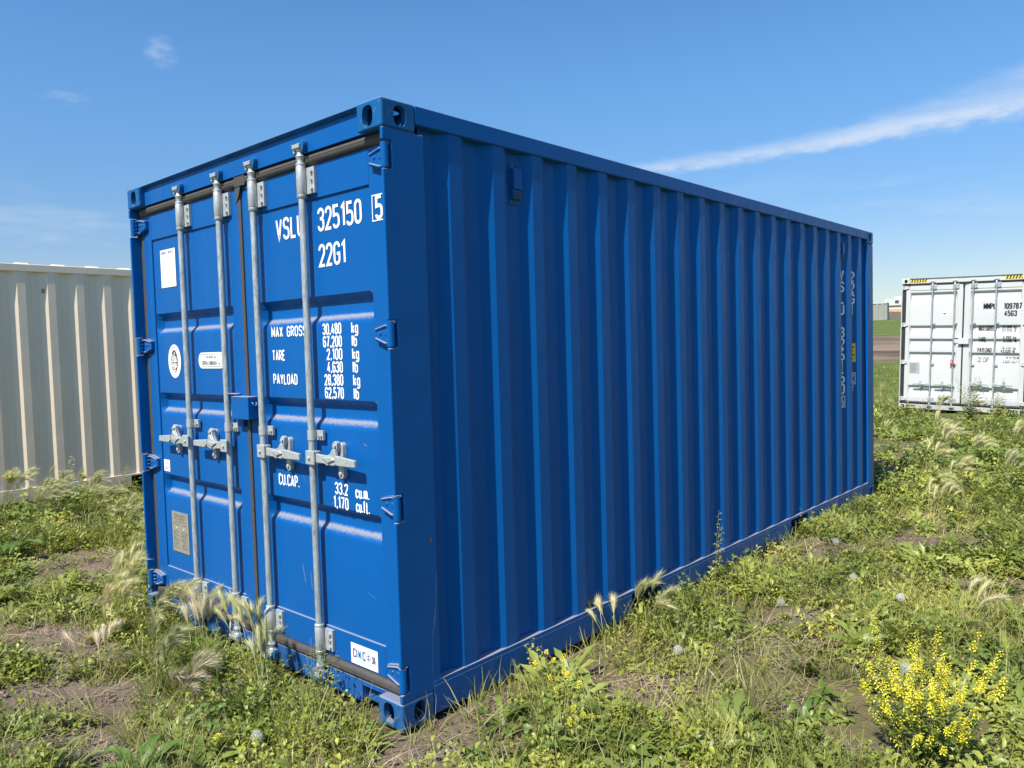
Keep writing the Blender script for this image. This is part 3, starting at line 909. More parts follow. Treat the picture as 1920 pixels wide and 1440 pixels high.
        # cams and their keepers, top and bottom
        for zc, sg in ((top - 0.03, 1), (spec['rod_b'], -1)):
            mb = MB()
            pr = [(0.0165, zc - sg * 0.004), (0.0185, zc + sg * 0.004), (0.0225, zc + sg * 0.014), (0.0150, zc + sg * 0.024), (0.0150, zc + sg * 0.034), (0.021, zc + sg * 0.040), (0.021, zc + sg * 0.048)]
            mb.lathe(rx, ry, pr if sg > 0 else pr, 16)
            mb.box(rx - 0.028, rx + 0.028, ry - 0.026, ry + 0.004, min(zc + sg * 0.047, zc + sg * 0.066), max(zc + sg * 0.047, zc + sg * 0.066))
            mb.box(rx - 0.034, rx - 0.021, ry - 0.018, ry + 0.002, min(zc + sg * 0.030, zc + sg * 0.058), max(zc + sg * 0.030, zc + sg * 0.058))
            mb.build('cam', M['cast_grey'], rod, smooth=True, bevel=0.002)
            mb = MB()
            za, zb_ = sorted((zc + sg * 0.030, zc + sg * 0.080))
            zm = (za + zb_) / 2
            mb.prism([(rx - 0.050, zm - 0.006), (rx - 0.040, za + 0.008), (rx - 0.032, za + 0.008), (rx - 0.032, zb_ - 0.014), (rx - 0.042, zb_ - 0.006), (rx - 0.050, zm + 0.010)], 'y', 0.008, 0.0355)
            mb.prism([(rx + 0.050, zm - 0.012), (rx + 0.042, za - 0.002), (rx + 0.032, za + 0.004), (rx + 0.032, zb_ - 0.004), (rx + 0.046, zb_ - 0.002), (rx + 0.052, zm + 0.012)], 'y', 0.012, 0.0355)
            mb.box(rx - 0.030, rx + 0.030, 0.026, 0.0357, za + 0.02, zb_ - 0.002)
            mb.build('cam_keeper', cm, rod, bevel=0.003)
        # handle
        hz = spec['handle_z'][0 if s < 0 else 1]
        X = lambda u: rx + s * u
        def hb(mb, u0, u1, y0, y1, z0, z1):
            a, b = sorted((X(u0), X(u1)))
            mb.box(a, b, y0, y1, z0, z1)
        mb = MB()
        hb(mb, -0.018, 0.048, 0.002, 0.014, hz - 0.031, hz + 0.034)
        hb(mb, 0.030, 0.048, 0.0145, 0.044, hz - 0.029, hz + 0.032)
        hb(mb, 0.017, 0.0295, 0.0145, 0.040, hz - 0.029, hz + 0.032)
        mb.tube((X(0.012), 0.003, hz), (X(0.012), -0.006, hz), 0.009, 10)
        mb.build('handle_hub', M['cast_grey'], rod, bevel=0.004)
        mb = MB()
        U = lambda pts: [(X(u), hz + v) for u, v in pts]
        mb.prism(U([(0.050, -0.019), (0.050, 0.021), (0.125, 0.018), (0.158, 0.026), (0.178, 0.050), (0.194, 0.052), (0.206, 0.016), (0.222, 0.012), (0.222, -0.016), (0.196, -0.020), (0.178, -0.026), (0.150, -0.022), (0.135, -0.028), (0.118, -0.020)]), 'y', 0.012, 0.028)
        mb.prism(U([(0.212, 0.024), (0.350, 0.013), (0.352, -0.018), (0.224, -0.020), (0.206, -0.006)]), 'y', 0.003, 0.020)
        mb.prism(U([(0.10, 0.010), (0.18, 0.016), (0.20, 0.002), (0.15, -0.014), (0.13, -0.004)]), 'y', 0.004, 0.0125)
        mb.build('handle', M['cast_grey'], rod, bevel=0.004)
        mb = MB()
        cx = 0.196
        st = []
        for k in range(9):
            t = PI * k / 8
            st.append((cx + 0.018 * math.cos(t), 0.060 + 0.018 * math.sin(t)))
        for k in range(9):
            t = PI + PI * k / 8
            st.append((cx + 0.018 * math.cos(t), -0.068 + 0.018 * math.sin(t)))
        mb.prism(U(st), 'y', 0.044, 0.0685)
        mb.tube((X(cx), 0.045, hz - 0.062), (X(cx), 0.036, hz - 0.062), 0.010, 10)
        k2 = [(cx - 0.026, 0.050), (cx - 0.026, 0.076), (cx - 0.010, 0.086), (cx + 0.006, 0.080), (cx + 0.008, 0.060), (cx - 0.006, 0.030), (cx - 0.03, 0.018), (cx - 0.05, 0.014), (cx - 0.04, 0.026)]
        mb.prism(U(k2), 'y', 0.022, 0.0437)
        mb.tube((X(cx - 0.008), 0.024, hz + 0.064), (X(cx - 0.008), 0.013, hz + 0.064), 0.010, 10)
        mb.build('handle_keeper', M['cast_grey'], rod, bevel=0.003)
    # lock box across the centre
    lx0, lx1, lz0, lz1 = spec['lockbox']
    mb = MB()
    mb.box(lx0, lx1, 0.000, 0.008, lz0, lz1)
    mb.box(lx0, lx1, 0.0085, 0.056, lz1 - 0.008, lz1)
    mb.box(lx1 - 0.008, lx1, 0.0085, 0.056, lz0, lz1 - 0.0085)
    mb.box(lx0, lx0 + 0.008, 0.0085, 0.056, lz0, lz1 - 0.0085)
    mb.box(lx0 - 0.085, lx0 - 0.002, 0.046, 0.0595, lz0 + 0.02, lz1 + 0.012)
    mb.box(lx0 - 0.085, lx0 + 0.02, 0.022, 0.0455, lz1 + 0.004, lz1 + 0.012)
    mb.box(lx0 - 0.01, lx0 + 0.05, 0.034, 0.0590, lz0 - 0.042, lz0 - 0.002)
    lb = mb.build('lock_box', pm, root, bevel=0.004, seg=3)
    if spec.get('hook'):
        mb = MB()
        mb.path([(lx1 + 0.002, 0.022, lz1 - 0.03), (lx1 + 0.012, 0.022, lz1 - 0.04), (lx1 + 0.012, 0.032, lz1 - 0.052), (lx1 + 0.010, 0.042, lz1 - 0.04), (lx1 + 0.002, 0.044, lz1 - 0.032)], 0.004, 6)
        mb.build('hook', cm, lb, smooth='all')

    def surf(x, z, lift=0.0015):
        if pz0 < z < pz1:
            if -1.092 < x < -0.172 or -2.272 < x < -1.340:
                return YP + pdepth(z) - lift
        return YF - lift

    spec['print'](D, surf)


# ---- lettering and stickers of the blue container
def blue_print(D, surf):
    R, Lf = D['right'], D['left']
    ypl = 0.069 - 0.0016

    def P(x, z, k):
        return (x, ypl - 0.00012 * k, z)

    def line(parts, label, st=0.15):
        for s, h, x, z, wd, al in parts:
            o = text_into(MB(), s, h, (x, z), P, stroke=st, width=wd, align=al).build('lettering', M['print_white'], R, recalc=False)
            o['label'] = 'white lettering ' + s
    line([('VSLU', 0.092, -0.910, 2.128, 0.238, 'l'), ('325150', 0.092, -0.560, 2.132, 0.325, 'l')], 'white number VSLU 325150')
    yf = 0.0575
    fr = stroke_strip([(-0.151, 2.121), (-0.045, 2.121), (-0.045, 2.2255), (-0.151, 2.2255)], 0.0024, True)
    MB().grid([[(a.x, yf + 0.0006, a.y), (b.x, yf + 0.0006, b.y)] for a, b in fr + fr[:1]]).build('lettering_frame', M['print_white'], R, recalc=False)
    mb = MB()
    text_into(mb, '5', 0.085, (-0.132, 2.131), lambda x, z, k: (x, yf - 0.0004 * k, z), stroke=0.17, width=0.050)
    mb.build('lettering', M['print_white'], R, recalc=False)['label'] = 'white boxed check digit 5'
    line([('22G1', 0.090, -0.562, 1.972, 0.205, 'l')], 'white type code 22G1')
    h = 0.0445
    rows = [('MAX GROSS', '30,480', 'kg', 1.662), ('', '67,200', 'lb', 1.605), ('TARE', '2,100', 'kg', 1.548),
            ('', '4,630', 'lb', 1.490), ('PAYLOAD', '28,380', 'kg', 1.432), ('', '62,570', 'lb', 1.373)]
    wl = {'MAX GROSS': 0.305, 'TARE': 0.115, 'PAYLOAD': 0.215}
    for a, b, c, z in rows:
        parts = []
        if a:
            parts.append((a, h, -0.990, z, wl[a], 'l'))
        parts.append((b, h, -0.411, z, 0.145 if len(b) == 6 else 0.12, 'r'))
        parts.append((c, h, -0.340, z, 0.050 if c == 'kg' else 0.038, 'l'))
        line(parts, 'white weight line ' + ' '.join(q for q in (a, b, c) if q), 0.18)
    line([('CU.CAP.', 0.050, -0.980, 0.934, 0.185, 'l'), ('33.2', 0.048, -0.408, 0.937, 0.10, 'r'), ('cu.m.', 0.048, -0.355, 0.934, 0.10, 'l')], 'white line CU.CAP. 33.2 cu.m.', 0.17)
    line([('1,170', 0.048, -0.408, 0.872, 0.115, 'r'), ('cu.ft.', 0.048, -0.355, 0.872, 0.10, 'l')], 'white line 1,170 cu.ft.', 0.17)
    # square notice with its caption (the code below it is left out)
    yb = ypl - 0.0012
    mb = MB().box(-2.175, -1.985, yb, ypl + 0.001, 1.985, 2.205)
    text_into(mb, 'Inquiry entry:', 0.018, (-2.165, 2.180), lambda x, z, k: (x, yb - 0.0006 - 0.0001 * k, z), stroke=0.13, width=0.165, mi=1)
    mb.build('sticker', [M['print_white'], M['print_brown']], Lf, recalc=False)['label'] = 'white sticker captioned Inquiry entry'
    # oval emblem
    cx, cz = -2.055, 1.551

    def disc(mb, rx, rz, y, mi, n=36):
        mb.add([(cx + rx * math.cos(2 * PI * i / n), y, cz + rz * math.sin(2 * PI * i / n)) for i in range(n)], [tuple(range(n))], mi)

    mb = MB()
    mb.add([(cx + 0.080 * math.cos(2 * PI * i / 36), y, cz + 0.098 * math.sin(2 * PI * i / 36)) for y in (yb, ypl) for i in range(36)],
           [tuple(range(36))] + [(i, (i + 1) % 36, 36 + (i + 1) % 36, 36 + i) for i in range(36)], 0)
    disc(mb, 0.041, 0.066, yb - 0.0006, 1)
    em = lambda u, v, k: (cx + u, yb - 0.0013 - 0.00012 * k, cz + v)
    for k, pl in enumerate([[(-0.026, 0.040), (-0.022, 0.012), (-0.006, 0.016), (-0.004, 0.030), (0.008, 0.052)], [(0.0, 0.034), (0.0, -0.06)],
                            [(0.008, 0.026), (0.024, 0.020), (0.022, 0.008), (0.008, 0.010)], [(-0.034, 0.0), (0.034, 0.0)],
                            [(-0.026, -0.008), (-0.022, -0.030), (-0.012, -0.030)], [(-0.014, -0.012), (-0.012, -0.046)],
                            [(0.014, -0.010), (0.012, -0.044)], [(0.026, -0.012), (0.024, -0.034), (0.010, -0.026)], [(-0.014, -0.056), (0.016, -0.056)]]):
        st = stroke_strip(pl, 0.0038, False)
        mb.grid([[em(a.x, a.y, k), em(b.x, b.y, k)] for a, b in st], 0)
    ring = 'AMERICAN BUREAU OF SHIPPING'
    for k, ch in enumerate(ring):
        if ch == ' ':
            continue
        th = math.radians(205 - 230 * k / (len(ring) - 1))
        rx, rz = 0.053, 0.076
        bx_, bz_ = cx + rx * math.cos(th), cz + rz * math.sin(th)
        ca, sa = math.cos(th - PI / 2), math.sin(th - PI / 2)
        text_into(mb, ch, 0.012, (0, 0), lambda u, v, q: (bx_ + u * ca - v * sa, yb - 0.0006 - 0.0001 * q, bz_ + u * sa + v * ca), stroke=0.12, align='c', mi=2)
    mb.build('emblem', [M['print_white'], M['print_brown'], M['plate_ink']], Lf, recalc=False)['label'] = 'white oval classification emblem with dark centre'
    # repair notice
    mb = MB()
    x0, x1, z0, z1 = -1.757, -1.470, 1.508, 1.596
    r = 0.040
    def rrect(d):
        pts = []
        rr = r - d
        for (qx, qz, t0) in ((x1 - r, z1 - r, 0), (x0 + r, z1 - r, PI / 2), (x0 + r, z0 + r, PI), (x1 - r, z0 + r, 1.5 * PI)):
            for k in range(6):
                t = t0 + PI / 2 * k / 5
                pts.append((qx + rr * math.cos(t), qz + rr * math.sin(t)))
        return pts
    mb.prism(rrect(0), 'y', yb, ypl)
    o_, i_ = rrect(0.009), rrect(0.0115)
    n = len(o_)
    mb.add([(x, yb - 0.0006, z) for x, z in o_ + i_], [(i, (i + 1) % n, n + (i + 1) % n, n + i) for i in range(n)], 1)
    lt = lambda x, z, k: (x, yb - 0.0006 - 0.0001 * k, z)
    text_into(mb, 'FOR REPAIR USE', 0.012, (-1.614, 1.564), lt, stroke=0.16, width=0.12, align='c', mi=1)
    text_into(mb, 'CORTEN or EQUIVALENT', 0.021, (-1.720, 1.528), lt, stroke=0.13, width=0.175, mi=1)
    text_into(mb, 'ONLY', 0.012, (-1.535, 1.528), lt, stroke=0.14, width=0.034, mi=1)
    mb.build('sticker', [M['print_white'], M['plate_ink']], Lf, recalc=False)['label'] = 'white rounded sticker about repair steel'
    # small label
    mb = MB().box(-2.262, -2.185, yb, ypl + 0.001, 0.888, 0.958)
    text_into(mb, '2 BJ', 0.016, (-2.250, 0.930), lt, stroke=0.12, width=0.05, mi=1)
    for q in range(2):
        mb.box(-2.250, -2.205 + q * 0.006, yb - 0.0008, yb, 0.900 + q * 0.011, 0.904 + q * 0.011, 1)
    mb.build('sticker', [M['print_white'], M['plate_ink']], Lf, recalc=False)['label'] = 'small white sticker with faint marks'
    # data plate
    mb = MB().box(-2.186, -1.976, ypl - 0.004, ypl + 0.001, 0.412, 0.652)
    yq = ypl - 0.0042
    rr = random.Random(3)
    z = 0.632
    while z > 0.425:
        if 0.545 < z < 0.566:
            z -= 0.013
            continue
        if z > 0.585:
            segs = [(-2.155 + rr.uniform(0, 0.01), -2.01 - rr.uniform(0, 0.02))]
        else:
            segs = [(-2.172, -2.172 + rr.uniform(0.04, 0.085)), (-2.075 + rr.uniform(0, 0.02), -2.0 + rr.uniform(-0.02, 0.01))]
        for a, b in segs:
            u = a
            while u < b:
                e = min(b, u + rr.uniform(0.006, 0.024))
                mb.box(u, e, yq, ypl - 0.0038, z, z + rr.choice((0.004, 0.005, 0.008)), 1)
                u = e + 0.004
        z -= rr.choice((0.011, 0.013, 0.016))
    for u in (-2.128, -2.036):
        mb.tube((u, ypl - 0.004, 0.555), (u, ypl - 0.007, 0.555), 0.006, 10, mi=2)
    mb.build('data_plate', [M['plate'], M['plate_ink'], M['rivet']], Lf, recalc=False)['label'] = 'grey metal data plate with two bright rivets'
    # maker's sticker, bottom right
    yf = 0.060 - 0.0016
    ln = lambda x, z, k: (x, yf - 0.0008 - 0.0001 * k, z)
    mb = MB().box(-0.420, -0.228, yf, 0.0605, 0.176, 0.268)
    text_into(mb, 'CI', 0.036, (-0.406, 0.207), ln, stroke=0.19, wide=1.3, width=0.032, mi=1)
    text_into(mb, 'M', 0.036, (-0.366, 0.207), ln, stroke=0.17, wide=1.2, width=0.022, mi=1)
    mb.add([ln(-0.3535, 0.218, 3), ln(-0.3535, 0.205, 3), ln(-0.344, 0.205, 3), ln(-0.344, 0.243, 3), ln(-0.349, 0.236, 3)], [(0, 1, 2, 3, 4)], 2)
    text_into(mb, 'C', 0.036, (-0.336, 0.207), ln, stroke=0.19, wide=1.3, width=0.022, mi=1)
    text_into(mb, '\u4e2d', 0.030, (-0.306, 0.210), ln, stroke=0.11, width=0.027, mi=1)
    text_into(mb, '\u96c6', 0.033, (-0.270, 0.208), ln, stroke=0.09, width=0.030, mi=1)
    mb.build('sticker', [M['print_white'], M['print_navy'], M['print_cyan']], R, recalc=False)['label'] = "white maker's sticker with navy letters"


BLUE = dict(edge=0.058, gasket='rubber', first=0.372, pitch=0.2783, forks=[(1.715, 2.06), (4.0, 4.345)], vents=[0.83, 5.279],
            hinge_z=[0.212, 0.932, 1.645, 2.365], zb=0.167, zt=2.428, pz0=0.306, pz1=2.275,
            rec=[1.836, 1.364, 0.872], rt=0.030, rb=0.080, rh=0.134, rod_b=0.135,
            guides=[(0.190, 0.305), (2.292, 2.425)], straps=[1.200], handle_z=(1.100, 1.098),
            lockbox=(-1.292, -1.124, 1.250, 1.367), hook=True, print=blue_print)
blue = container('shipping_container', 'blue shipping container lettered VSLU 325150 standing in the weeds, double doors with four galvanised rods',
                 'shipping containers on the field', (0, 0, 0), (0, 0, 0), 6.058, 2.591, (M['blue'], M['blue_casting']), BLUE)


# side markings on the blue container: letters stacked downwards on the recessed flats
def side_marks():
    _, ev = corr_profile(0.218, 6.058 - 0.165, BLUE['first'], BLUE['pitch'])
    on = lambda u, v, k: (-0.008 + ev(u) + 0.0022 + 0.00015 * k, u, v)

    def frame(y0, y1, z0, z1, name):
        fr = stroke_strip([(y0, z0), (y1, z0), (y1, z1), (y0, z1)], 0.0034, True)
        rows = []
        for (p, q), (p2, q2) in zip(fr, fr[1:] + fr[:1]):
            for t in range(6):
                e, f = p.lerp(p2, t / 6), q.lerp(q2, t / 6)
                rows.append([on(e.x, e.y, 0), on(f.x, f.y, 0)])
        rows.append(rows[0])
        MB().grid(rows).build('lettering_frame', M['print_white'], blue, recalc=False)

    def col(s, y, z, h, step, wd):
        for ch in s:
            if ch != ' ':
                w = wd if ch not in '1' else wd * 0.45
                o = text_into(MB(), ch, h, (y - w / 2, z - h), on, stroke=0.18, width=w, across=4).build('lettering', M['print_white'], blue, recalc=False)
                o['label'] = 'white character %s in the stacked marking on the long side' % ch
            z -= step
        return z
    y1 = 5.297
    z = col('VSLU 325150', y1, 2.185, 0.086, 0.1035, 0.072) - 0.02
    col('5', y1, z, 0.075, 0, 0.046)
    frame(y1 - 0.034, y1 + 0.034, z - 0.088, z + 0.014, 'frame')
    y2 = y1 + 0.2783
    col('22G1', y2, 2.185, 0.086, 0.1035, 0.072)
    ys = [y2 - 0.042 + 0.084 * k / 8 for k in range(9)]
    mb = MB().grid([[on(u, v, 0) for u in ys] for v in (1.345, 1.520)])
    for k, zz in enumerate((1.478, 1.442, 1.405, 1.370)):
        ye = [y2 - 0.026 + (0.050 - 0.014 * (k % 2)) * q / 6 for q in range(7)]
        mb.grid([[on(u, v, 8) for u in ye] for v in (zz, zz + 0.016)], 1)
    mb.build('sticker', [M['print_yellow'], M['print_black']], blue, recalc=False)['label'] = 'yellow height sticker on the long side'
    z = 1.225
    col('C', y2, z, 0.072, 0, 0.044)
    frame(y2 - 0.036, y2 + 0.036, z - 0.088, z + 0.016, 'frame')
    col('7', y2, z - 0.11, 0.05, 0, 0.034)


side_marks()


def no_print(D, surf):
    pass


# worn marks: bare scuffs and a rust chip
def scuffs():
    m1 = plain('rubbed_paint', (0.10, 0.17, 0.30), 0.6, 0, 0.3, 80)
    m2 = plain('rust_chip', (0.20, 0.10, 0.035), 0.8, 0, 0.4, 120)
    r_ = random.Random(5)

    def streak(y0, z0, y1, z1, w, P, mat, wob=0.004):
        n = 14
        pts = []
        for k in range(n + 1):
            t = k / n
            pts.append((y0 + (y1 - y0) * t + r_.uniform(-wob, wob), z0 + (z1 - z0) * t))
        L = stroke_strip(pts, w, False)
        MB().grid([[P(a.x, a.y), P(b.x, b.y)] for a, b in L]).build('scuff', mat, blue, recalc=False)
    side = lambda u, v: (0.0004, u, v)
    front = lambda u, v: (u, 0.0686, v)
    for a in ((0.206, 0.62, 0.198, 0.42, 0.0016), (0.196, 0.47, 0.192, 0.40, 0.0022), (0.188, 0.44, 0.186, 0.36, 0.0014), (0.178, 0.40, 0.170, 0.20, 0.0012)):
        streak(*a, side, m1, 0.0025)
    for a in ((-0.285, 1.178, -0.262, 1.166, 0.0022), (-0.78, 1.02, -0.74, 0.96, 0.0010), (-0.54, 0.88, -0.49, 0.91, 0.0012), (-0.80, 0.56, -0.78, 0.47, 0.0030), (-0.735, 0.53, -0.725, 0.45, 0.0024), (-0.30, 0.52, -0.24, 0.50, 0.0010), (-1.52, 0.86, -1.47, 0.90, 0.0010)):
        streak(*a, front, m1, 0.002)
    n = 11
    MB().add([(0.0005, 0.186 + 0.007 * r_.uniform(0.5, 1) * math.cos(2 * PI * k / n), 0.768 + 0.013 * r_.uniform(0.5, 1) * math.sin(2 * PI * k / n)) for k in range(n)], [tuple(range(n))]).build('rust_chip', m2, blue, recalc=False)


scuffs()

BEIGE = dict(BLUE, first=0.372 - 0.03, pitch=0.2945, vents=[0.90, 5.2], print=no_print, hook=False, roof_hi=True)
beige = container('shipping_container', 'beige shipping container at the left edge showing its corrugated long side',
                  'shipping containers on the field', (-7.09, 0.07, 0.03), (0, 0, 0), 6.058, 2.591, (M['beige'], M['beige']), BEIGE)


def white_print(D, surf):
    R, Lf = D['right'], D['left']

    def P(x, z, k):
        return (x, surf(x, z, 0.0030) - 0.0002 * k, z)

    def line(parts, label, st=0.15):
        for s, h, x, z, wd, al in parts:
            text_into(MB(), s, h, (x, z), P, stroke=st if h < 0.06 or h > 0.095 else 0.15, width=wd, align=al, across=6).build('lettering', M['print_black'], R, recalc=False)['label'] = 'black lettering ' + s
    line([('MMPU', 0.105, -0.853, 2.197, 0.235, 'l'), ('109787', 0.105, -0.488, 2.195, 0.325, 'l')], 'black number MMPU 109787', 0.22)
    line([('45G3', 0.100, -0.472, 2.048, 0.225, 'l')], 'black type code 45G3', 0.22)
    line([('MAX.GROSS', 0.092, -0.935, 1.735, 0.31, 'l'), ('24,000 kg', 0.048, -0.503, 1.792, 0.25, 'l')], 'black line MAX.GROSS 24,000 kg', 0.21)
    line([('52,910 lb', 0.048, -0.503, 1.714, 0.25, 'l')], 'black line 52,910 lb', 0.22)
    line([('TARE', 0.088, -0.930, 1.510, 0.145, 'l'), ('4,260 kg', 0.048, -0.480, 1.574, 0.235, 'l')], 'black line TARE 4,260 kg', 0.21)
    line([('9,390 lb', 0.048, -0.478, 1.505, 0.235, 'l')], 'black line 9,390 lb', 0.22)
    line([('PAYLOAD', 0.088, -0.935, 1.294, 0.26, 'l'), ('19,740 kg', 0.048, -0.500, 1.362, 0.25, 'l')], 'black line PAYLOAD 19,740 kg', 0.21)
    line([('43,520 lb', 0.048, -0.512, 1.290, 0.25, 'l')], 'black line 43,520 lb', 0.22)
    line([('CU CAP', 0.088, -0.930, 1.083, 0.205, 'l'), ('74.3 CU.M.', 0.048, -0.430, 1.147, 0.245, 'l')], 'black line CU CAP 74.3 CU.M.', 0.21)
    line([('2,625 CU.FT', 0.048, -0.470, 1.076, 0.285, 'l')], 'black line 2,625 CU.FT', 0.22)
    mb = MB().box(-1.648, -1.508, 0.0665, 0.0695, 2.048, 2.170)
    for u in (-1.635, -1.555):
        mb.box(u, u + 0.030, 0.0655, 0.0665, 2.10, 2.118, 1)
    mb.tube((-1.580, 0.0655, 2.109), (-1.580, 0.0665, 2.109), 0.02, 12, mi=1)
    mb.build('sticker', [M['print_white'], M['print_black']], Lf, recalc=False)['label'] = 'square white sticker with a small dark logo'
    mb = MB().box(-2.254, -2.045, 0.0655, 0.0695, 0.800, 1.045)
    for k in range(9):
        mb.box(-2.235, -2.235 + 0.10 + 0.07 * ((k * 7) % 5) / 5, 0.0645, 0.0655, 0.825 + k * 0.023, 0.832 + k * 0.023, 1)
    mb.build('data_plate', [M['cast_grey'], M['plate_ink']], Lf, recalc=False)
    mb = MB().box(-2.026, -1.920, 0.0665, 0.0695, 0.958, 1.040)
    for k in range(3):
        mb.box(-2.010, -1.945 - 0.012 * k, 0.0655, 0.0665, 0.975 + k * 0.02, 0.981 + k * 0.02, 1)
    mb.build('sticker', [M['print_white'], M['plate_ink']], Lf, recalc=False)['label'] = 'small white label beside the data plate'


M['black_rubber'] = plain('black_rubber', (0.022, 0.022, 0.022), 0.6, 0, 0.3, 40)
WHITE = dict(edge=0.085, gasket='black_rubber', crisp=True, first=0.372, pitch=0.2783, forks=[], vents=[0.83, 11.4], hinge_z=[0.231, 1.047, 1.876, 2.697],
             zb=0.180, zt=2.745, pz0=0.290, pz1=2.634, rec=[2.585, 1.862, 1.572, 1.280, 0.540], rt=0.034, rb=0.110, rh=0.200,
             rod_b=0.150, guides=[(0.170, 0.290), (2.640, 2.760)], straps=[1.897, 1.014], handle_z=(0.566, 0.604),
             lockbox=(-1.290, -1.093, 1.459, 1.585), print=white_print)
white = container('shipping_container', 'white high cube shipping container lettered MMPU 109787 with yellow and black hazard stripes',
                  'shipping containers on the field', (-0.304, 16.75, -0.136), (0, 0.03, 0), 12.192, 2.896, (M['white_paint'], M['white_paint']), WHITE)
for xa in (-2.270, -0.470):
    mb = MB()
    zA, zB = 2.804, 2.896 - 0.020
    mb.box(xa, xa + 0.33, 0.0340, 0.0362, zA, zB, 0)
    for k in range(6):
        u = xa + 0.012 + k * 0.055
        mb.add([(u, 0.0328, zA), (u + 0.026, 0.0328, zA), (u + 0.050, 0.0328, zB), (u + 0.024, 0.0328, zB)], [(0, 1, 2, 3)], 1)
    mb.build('hazard_stripe', [M['print_yellow'], M['print_black']], white, recalc=False)

# red seal on the white container's second rod
mb = MB()
mb.lathe(-1.388, 0.030, [(0.022, -0.04), (0.028, -0.025), (0.027, 0.025), (0.020, 0.04)], 12)
mb.box(-1.435, -1.345, 0.010, 0.05, -0.018, 0.012)
mb.path([(-1.42, 0.02, 0.05), (-1.40, 0.0, 0.10), (-1.37, 0.01, 0.06)], 0.010, 6)
seal = mb.build('door_seal', M['red'], smooth=True)
seal.location = (-0.304 + 0.03 * 1.0, 16.745, -0.136 + 1.03 + 0.03 * 1.38)
tag(seal, "red plastic security seal clamped on the white container's second rod", 'seal')

# white rope ends tied round two bottom rod guides of the blue container
for k, (rx, lab) in enumerate(((-1.388, 'frayed white cord looped on the second rod, left of the door gap'), (-1.046, 'frayed white cord looped on the third rod, right of the door gap'))):
    mb = MB()
    pts = []
    for i in range(12):
        t = i / 11
        a = -2.6 + t * 3.4
        pts.append((rx + 0.0300 * math.sin(a), 0.030 - 0.030 * math.cos(a), 0.212 + 0.105 * t))
    mb.path(pts, 0.0040, 6)
    mb.path([pts[0], (rx - 0.034, 0.010, 0.17), (rx - 0.030, 0.004, 0.13), (rx - 0.037, 0.006, 0.09)], 0.0045, 6)
    mb.path([(rx - 0.037, 0.006, 0.092), (rx - 0.034, 0.004, 0.07), (rx - 0.042, 0.0, 0.05)], 0.007, 6, taper=0.5)
    o = mb.build('cord', M['rope'], smooth='all')
    tag(o, lab, 'cord', 'cords on the door rods')

# ------------------------------------------------------------------ ground
_tab = np.random.default_rng(11).random((256, 256))


def vnoise(x, y, seed=0):
    x = np.asarray(x, float) + seed * 17.31
    y = np.asarray(y, float) + seed * 9.77
    xi, yi = np.floor(x).astype(int), np.floor(y).astype(int)
    fx, fy = x - xi, y - yi
    fx, fy = fx * fx * (3 - 2 * fx), fy * fy * (3 - 2 * fy)
    g = lambda a, b: _tab[a & 255, b & 255]
    return (g(xi, yi) * (1 - fx) + g(xi + 1, yi) * fx) * (1 - fy) + (g(xi, yi + 1) * (1 - fx) + g(xi + 1, yi + 1) * fx) * fy


def fbm(x, y, o=4, seed=0):
    s, a, t = 0.0, 0.5, 0.0
    for k in range(o):
        s = s + a * vnoise(x * 2 ** k, y * 2 ** k, seed + k)
        t += a
        a *= 0.55
    return s / t


def base_h(x, y):
    r = np.hypot(np.asarray(x, float) - CAM.x, np.asarray(y, float) - CAM.y)
    t = np.clip((r - 14) / 12, 0, 1)
    h = 0.035 * np.clip(r - 20, 0, 260) * t * t * (3 - 2 * t)
    dip = -0.13 * np.clip((r - 9) / 8, 0, 1)
    return h + dip * np.clip(1 - (r - 30) / 20, 0, 1) - 0.012


SOIL = [(0.16, 0.22, 0.17, 0.42, -0.1), (-0.95, -0.95, 0.35, 0.15, 0.5), (0.75, 2.35, 0.3, 0.12, 0.8), (1.55, 1.05, 0.22, 0.1, 0.5), (1.35, 3.6, 0.4, 0.16, 0.6), (-2.9, -0.15, 0.3, 0.14, 0.2), (-3.95, 0.10, 0.75, 0.30, 0.3), (-2.25, -0.55, 0.55, 0.20, 0.2), (-1.55, -0.75, 0.42, 0.20, 0.5), (-1.15, -1.05, 0.40, 0.18, 0.6),
        (-1.9, -0.95, 0.45, 0.16, 0.4), (0.58, 1.02, 0.26, 0.17, 0.6), (0.10, 0.28, 0.12, 0.34, 0.0), (0.22, 3.55, 0.35, 0.20, 0.5),
        (1.08, 1.20, 0.16, 0.10, 0.5), (-4.9, -0.3, 0.5, 0.2, 0.2), (0.9, 0.35, 0.25, 0.12, 0.9), (1.0, 4.6, 0.5, 0.2, 0.6)]


def soil(x, y):
    x, y = np.asarray(x, float), np.asarray(y, float)
    wob = (fbm(x * 3.1, y * 3.1, 3, 5) - 0.5) * 1.5
    s = np.zeros_like(x)
    for cx, cy, rx, ry, a in SOIL:
        dx, dy = x - cx, y - cy
        u = (dx * math.cos(a) + dy * math.sin(a)) / rx
        v = (-dx * math.sin(a) + dy * math.cos(a)) / ry
        s = np.maximum(s, np.clip(1.35 - (u * u + v * v) + wob, 0, 1))
    n = fbm(x * 0.9, y * 0.9, 4, 2)
    s = np.maximum(s, np.clip((n - 0.63) * 9, 0, 0.8))
    return s


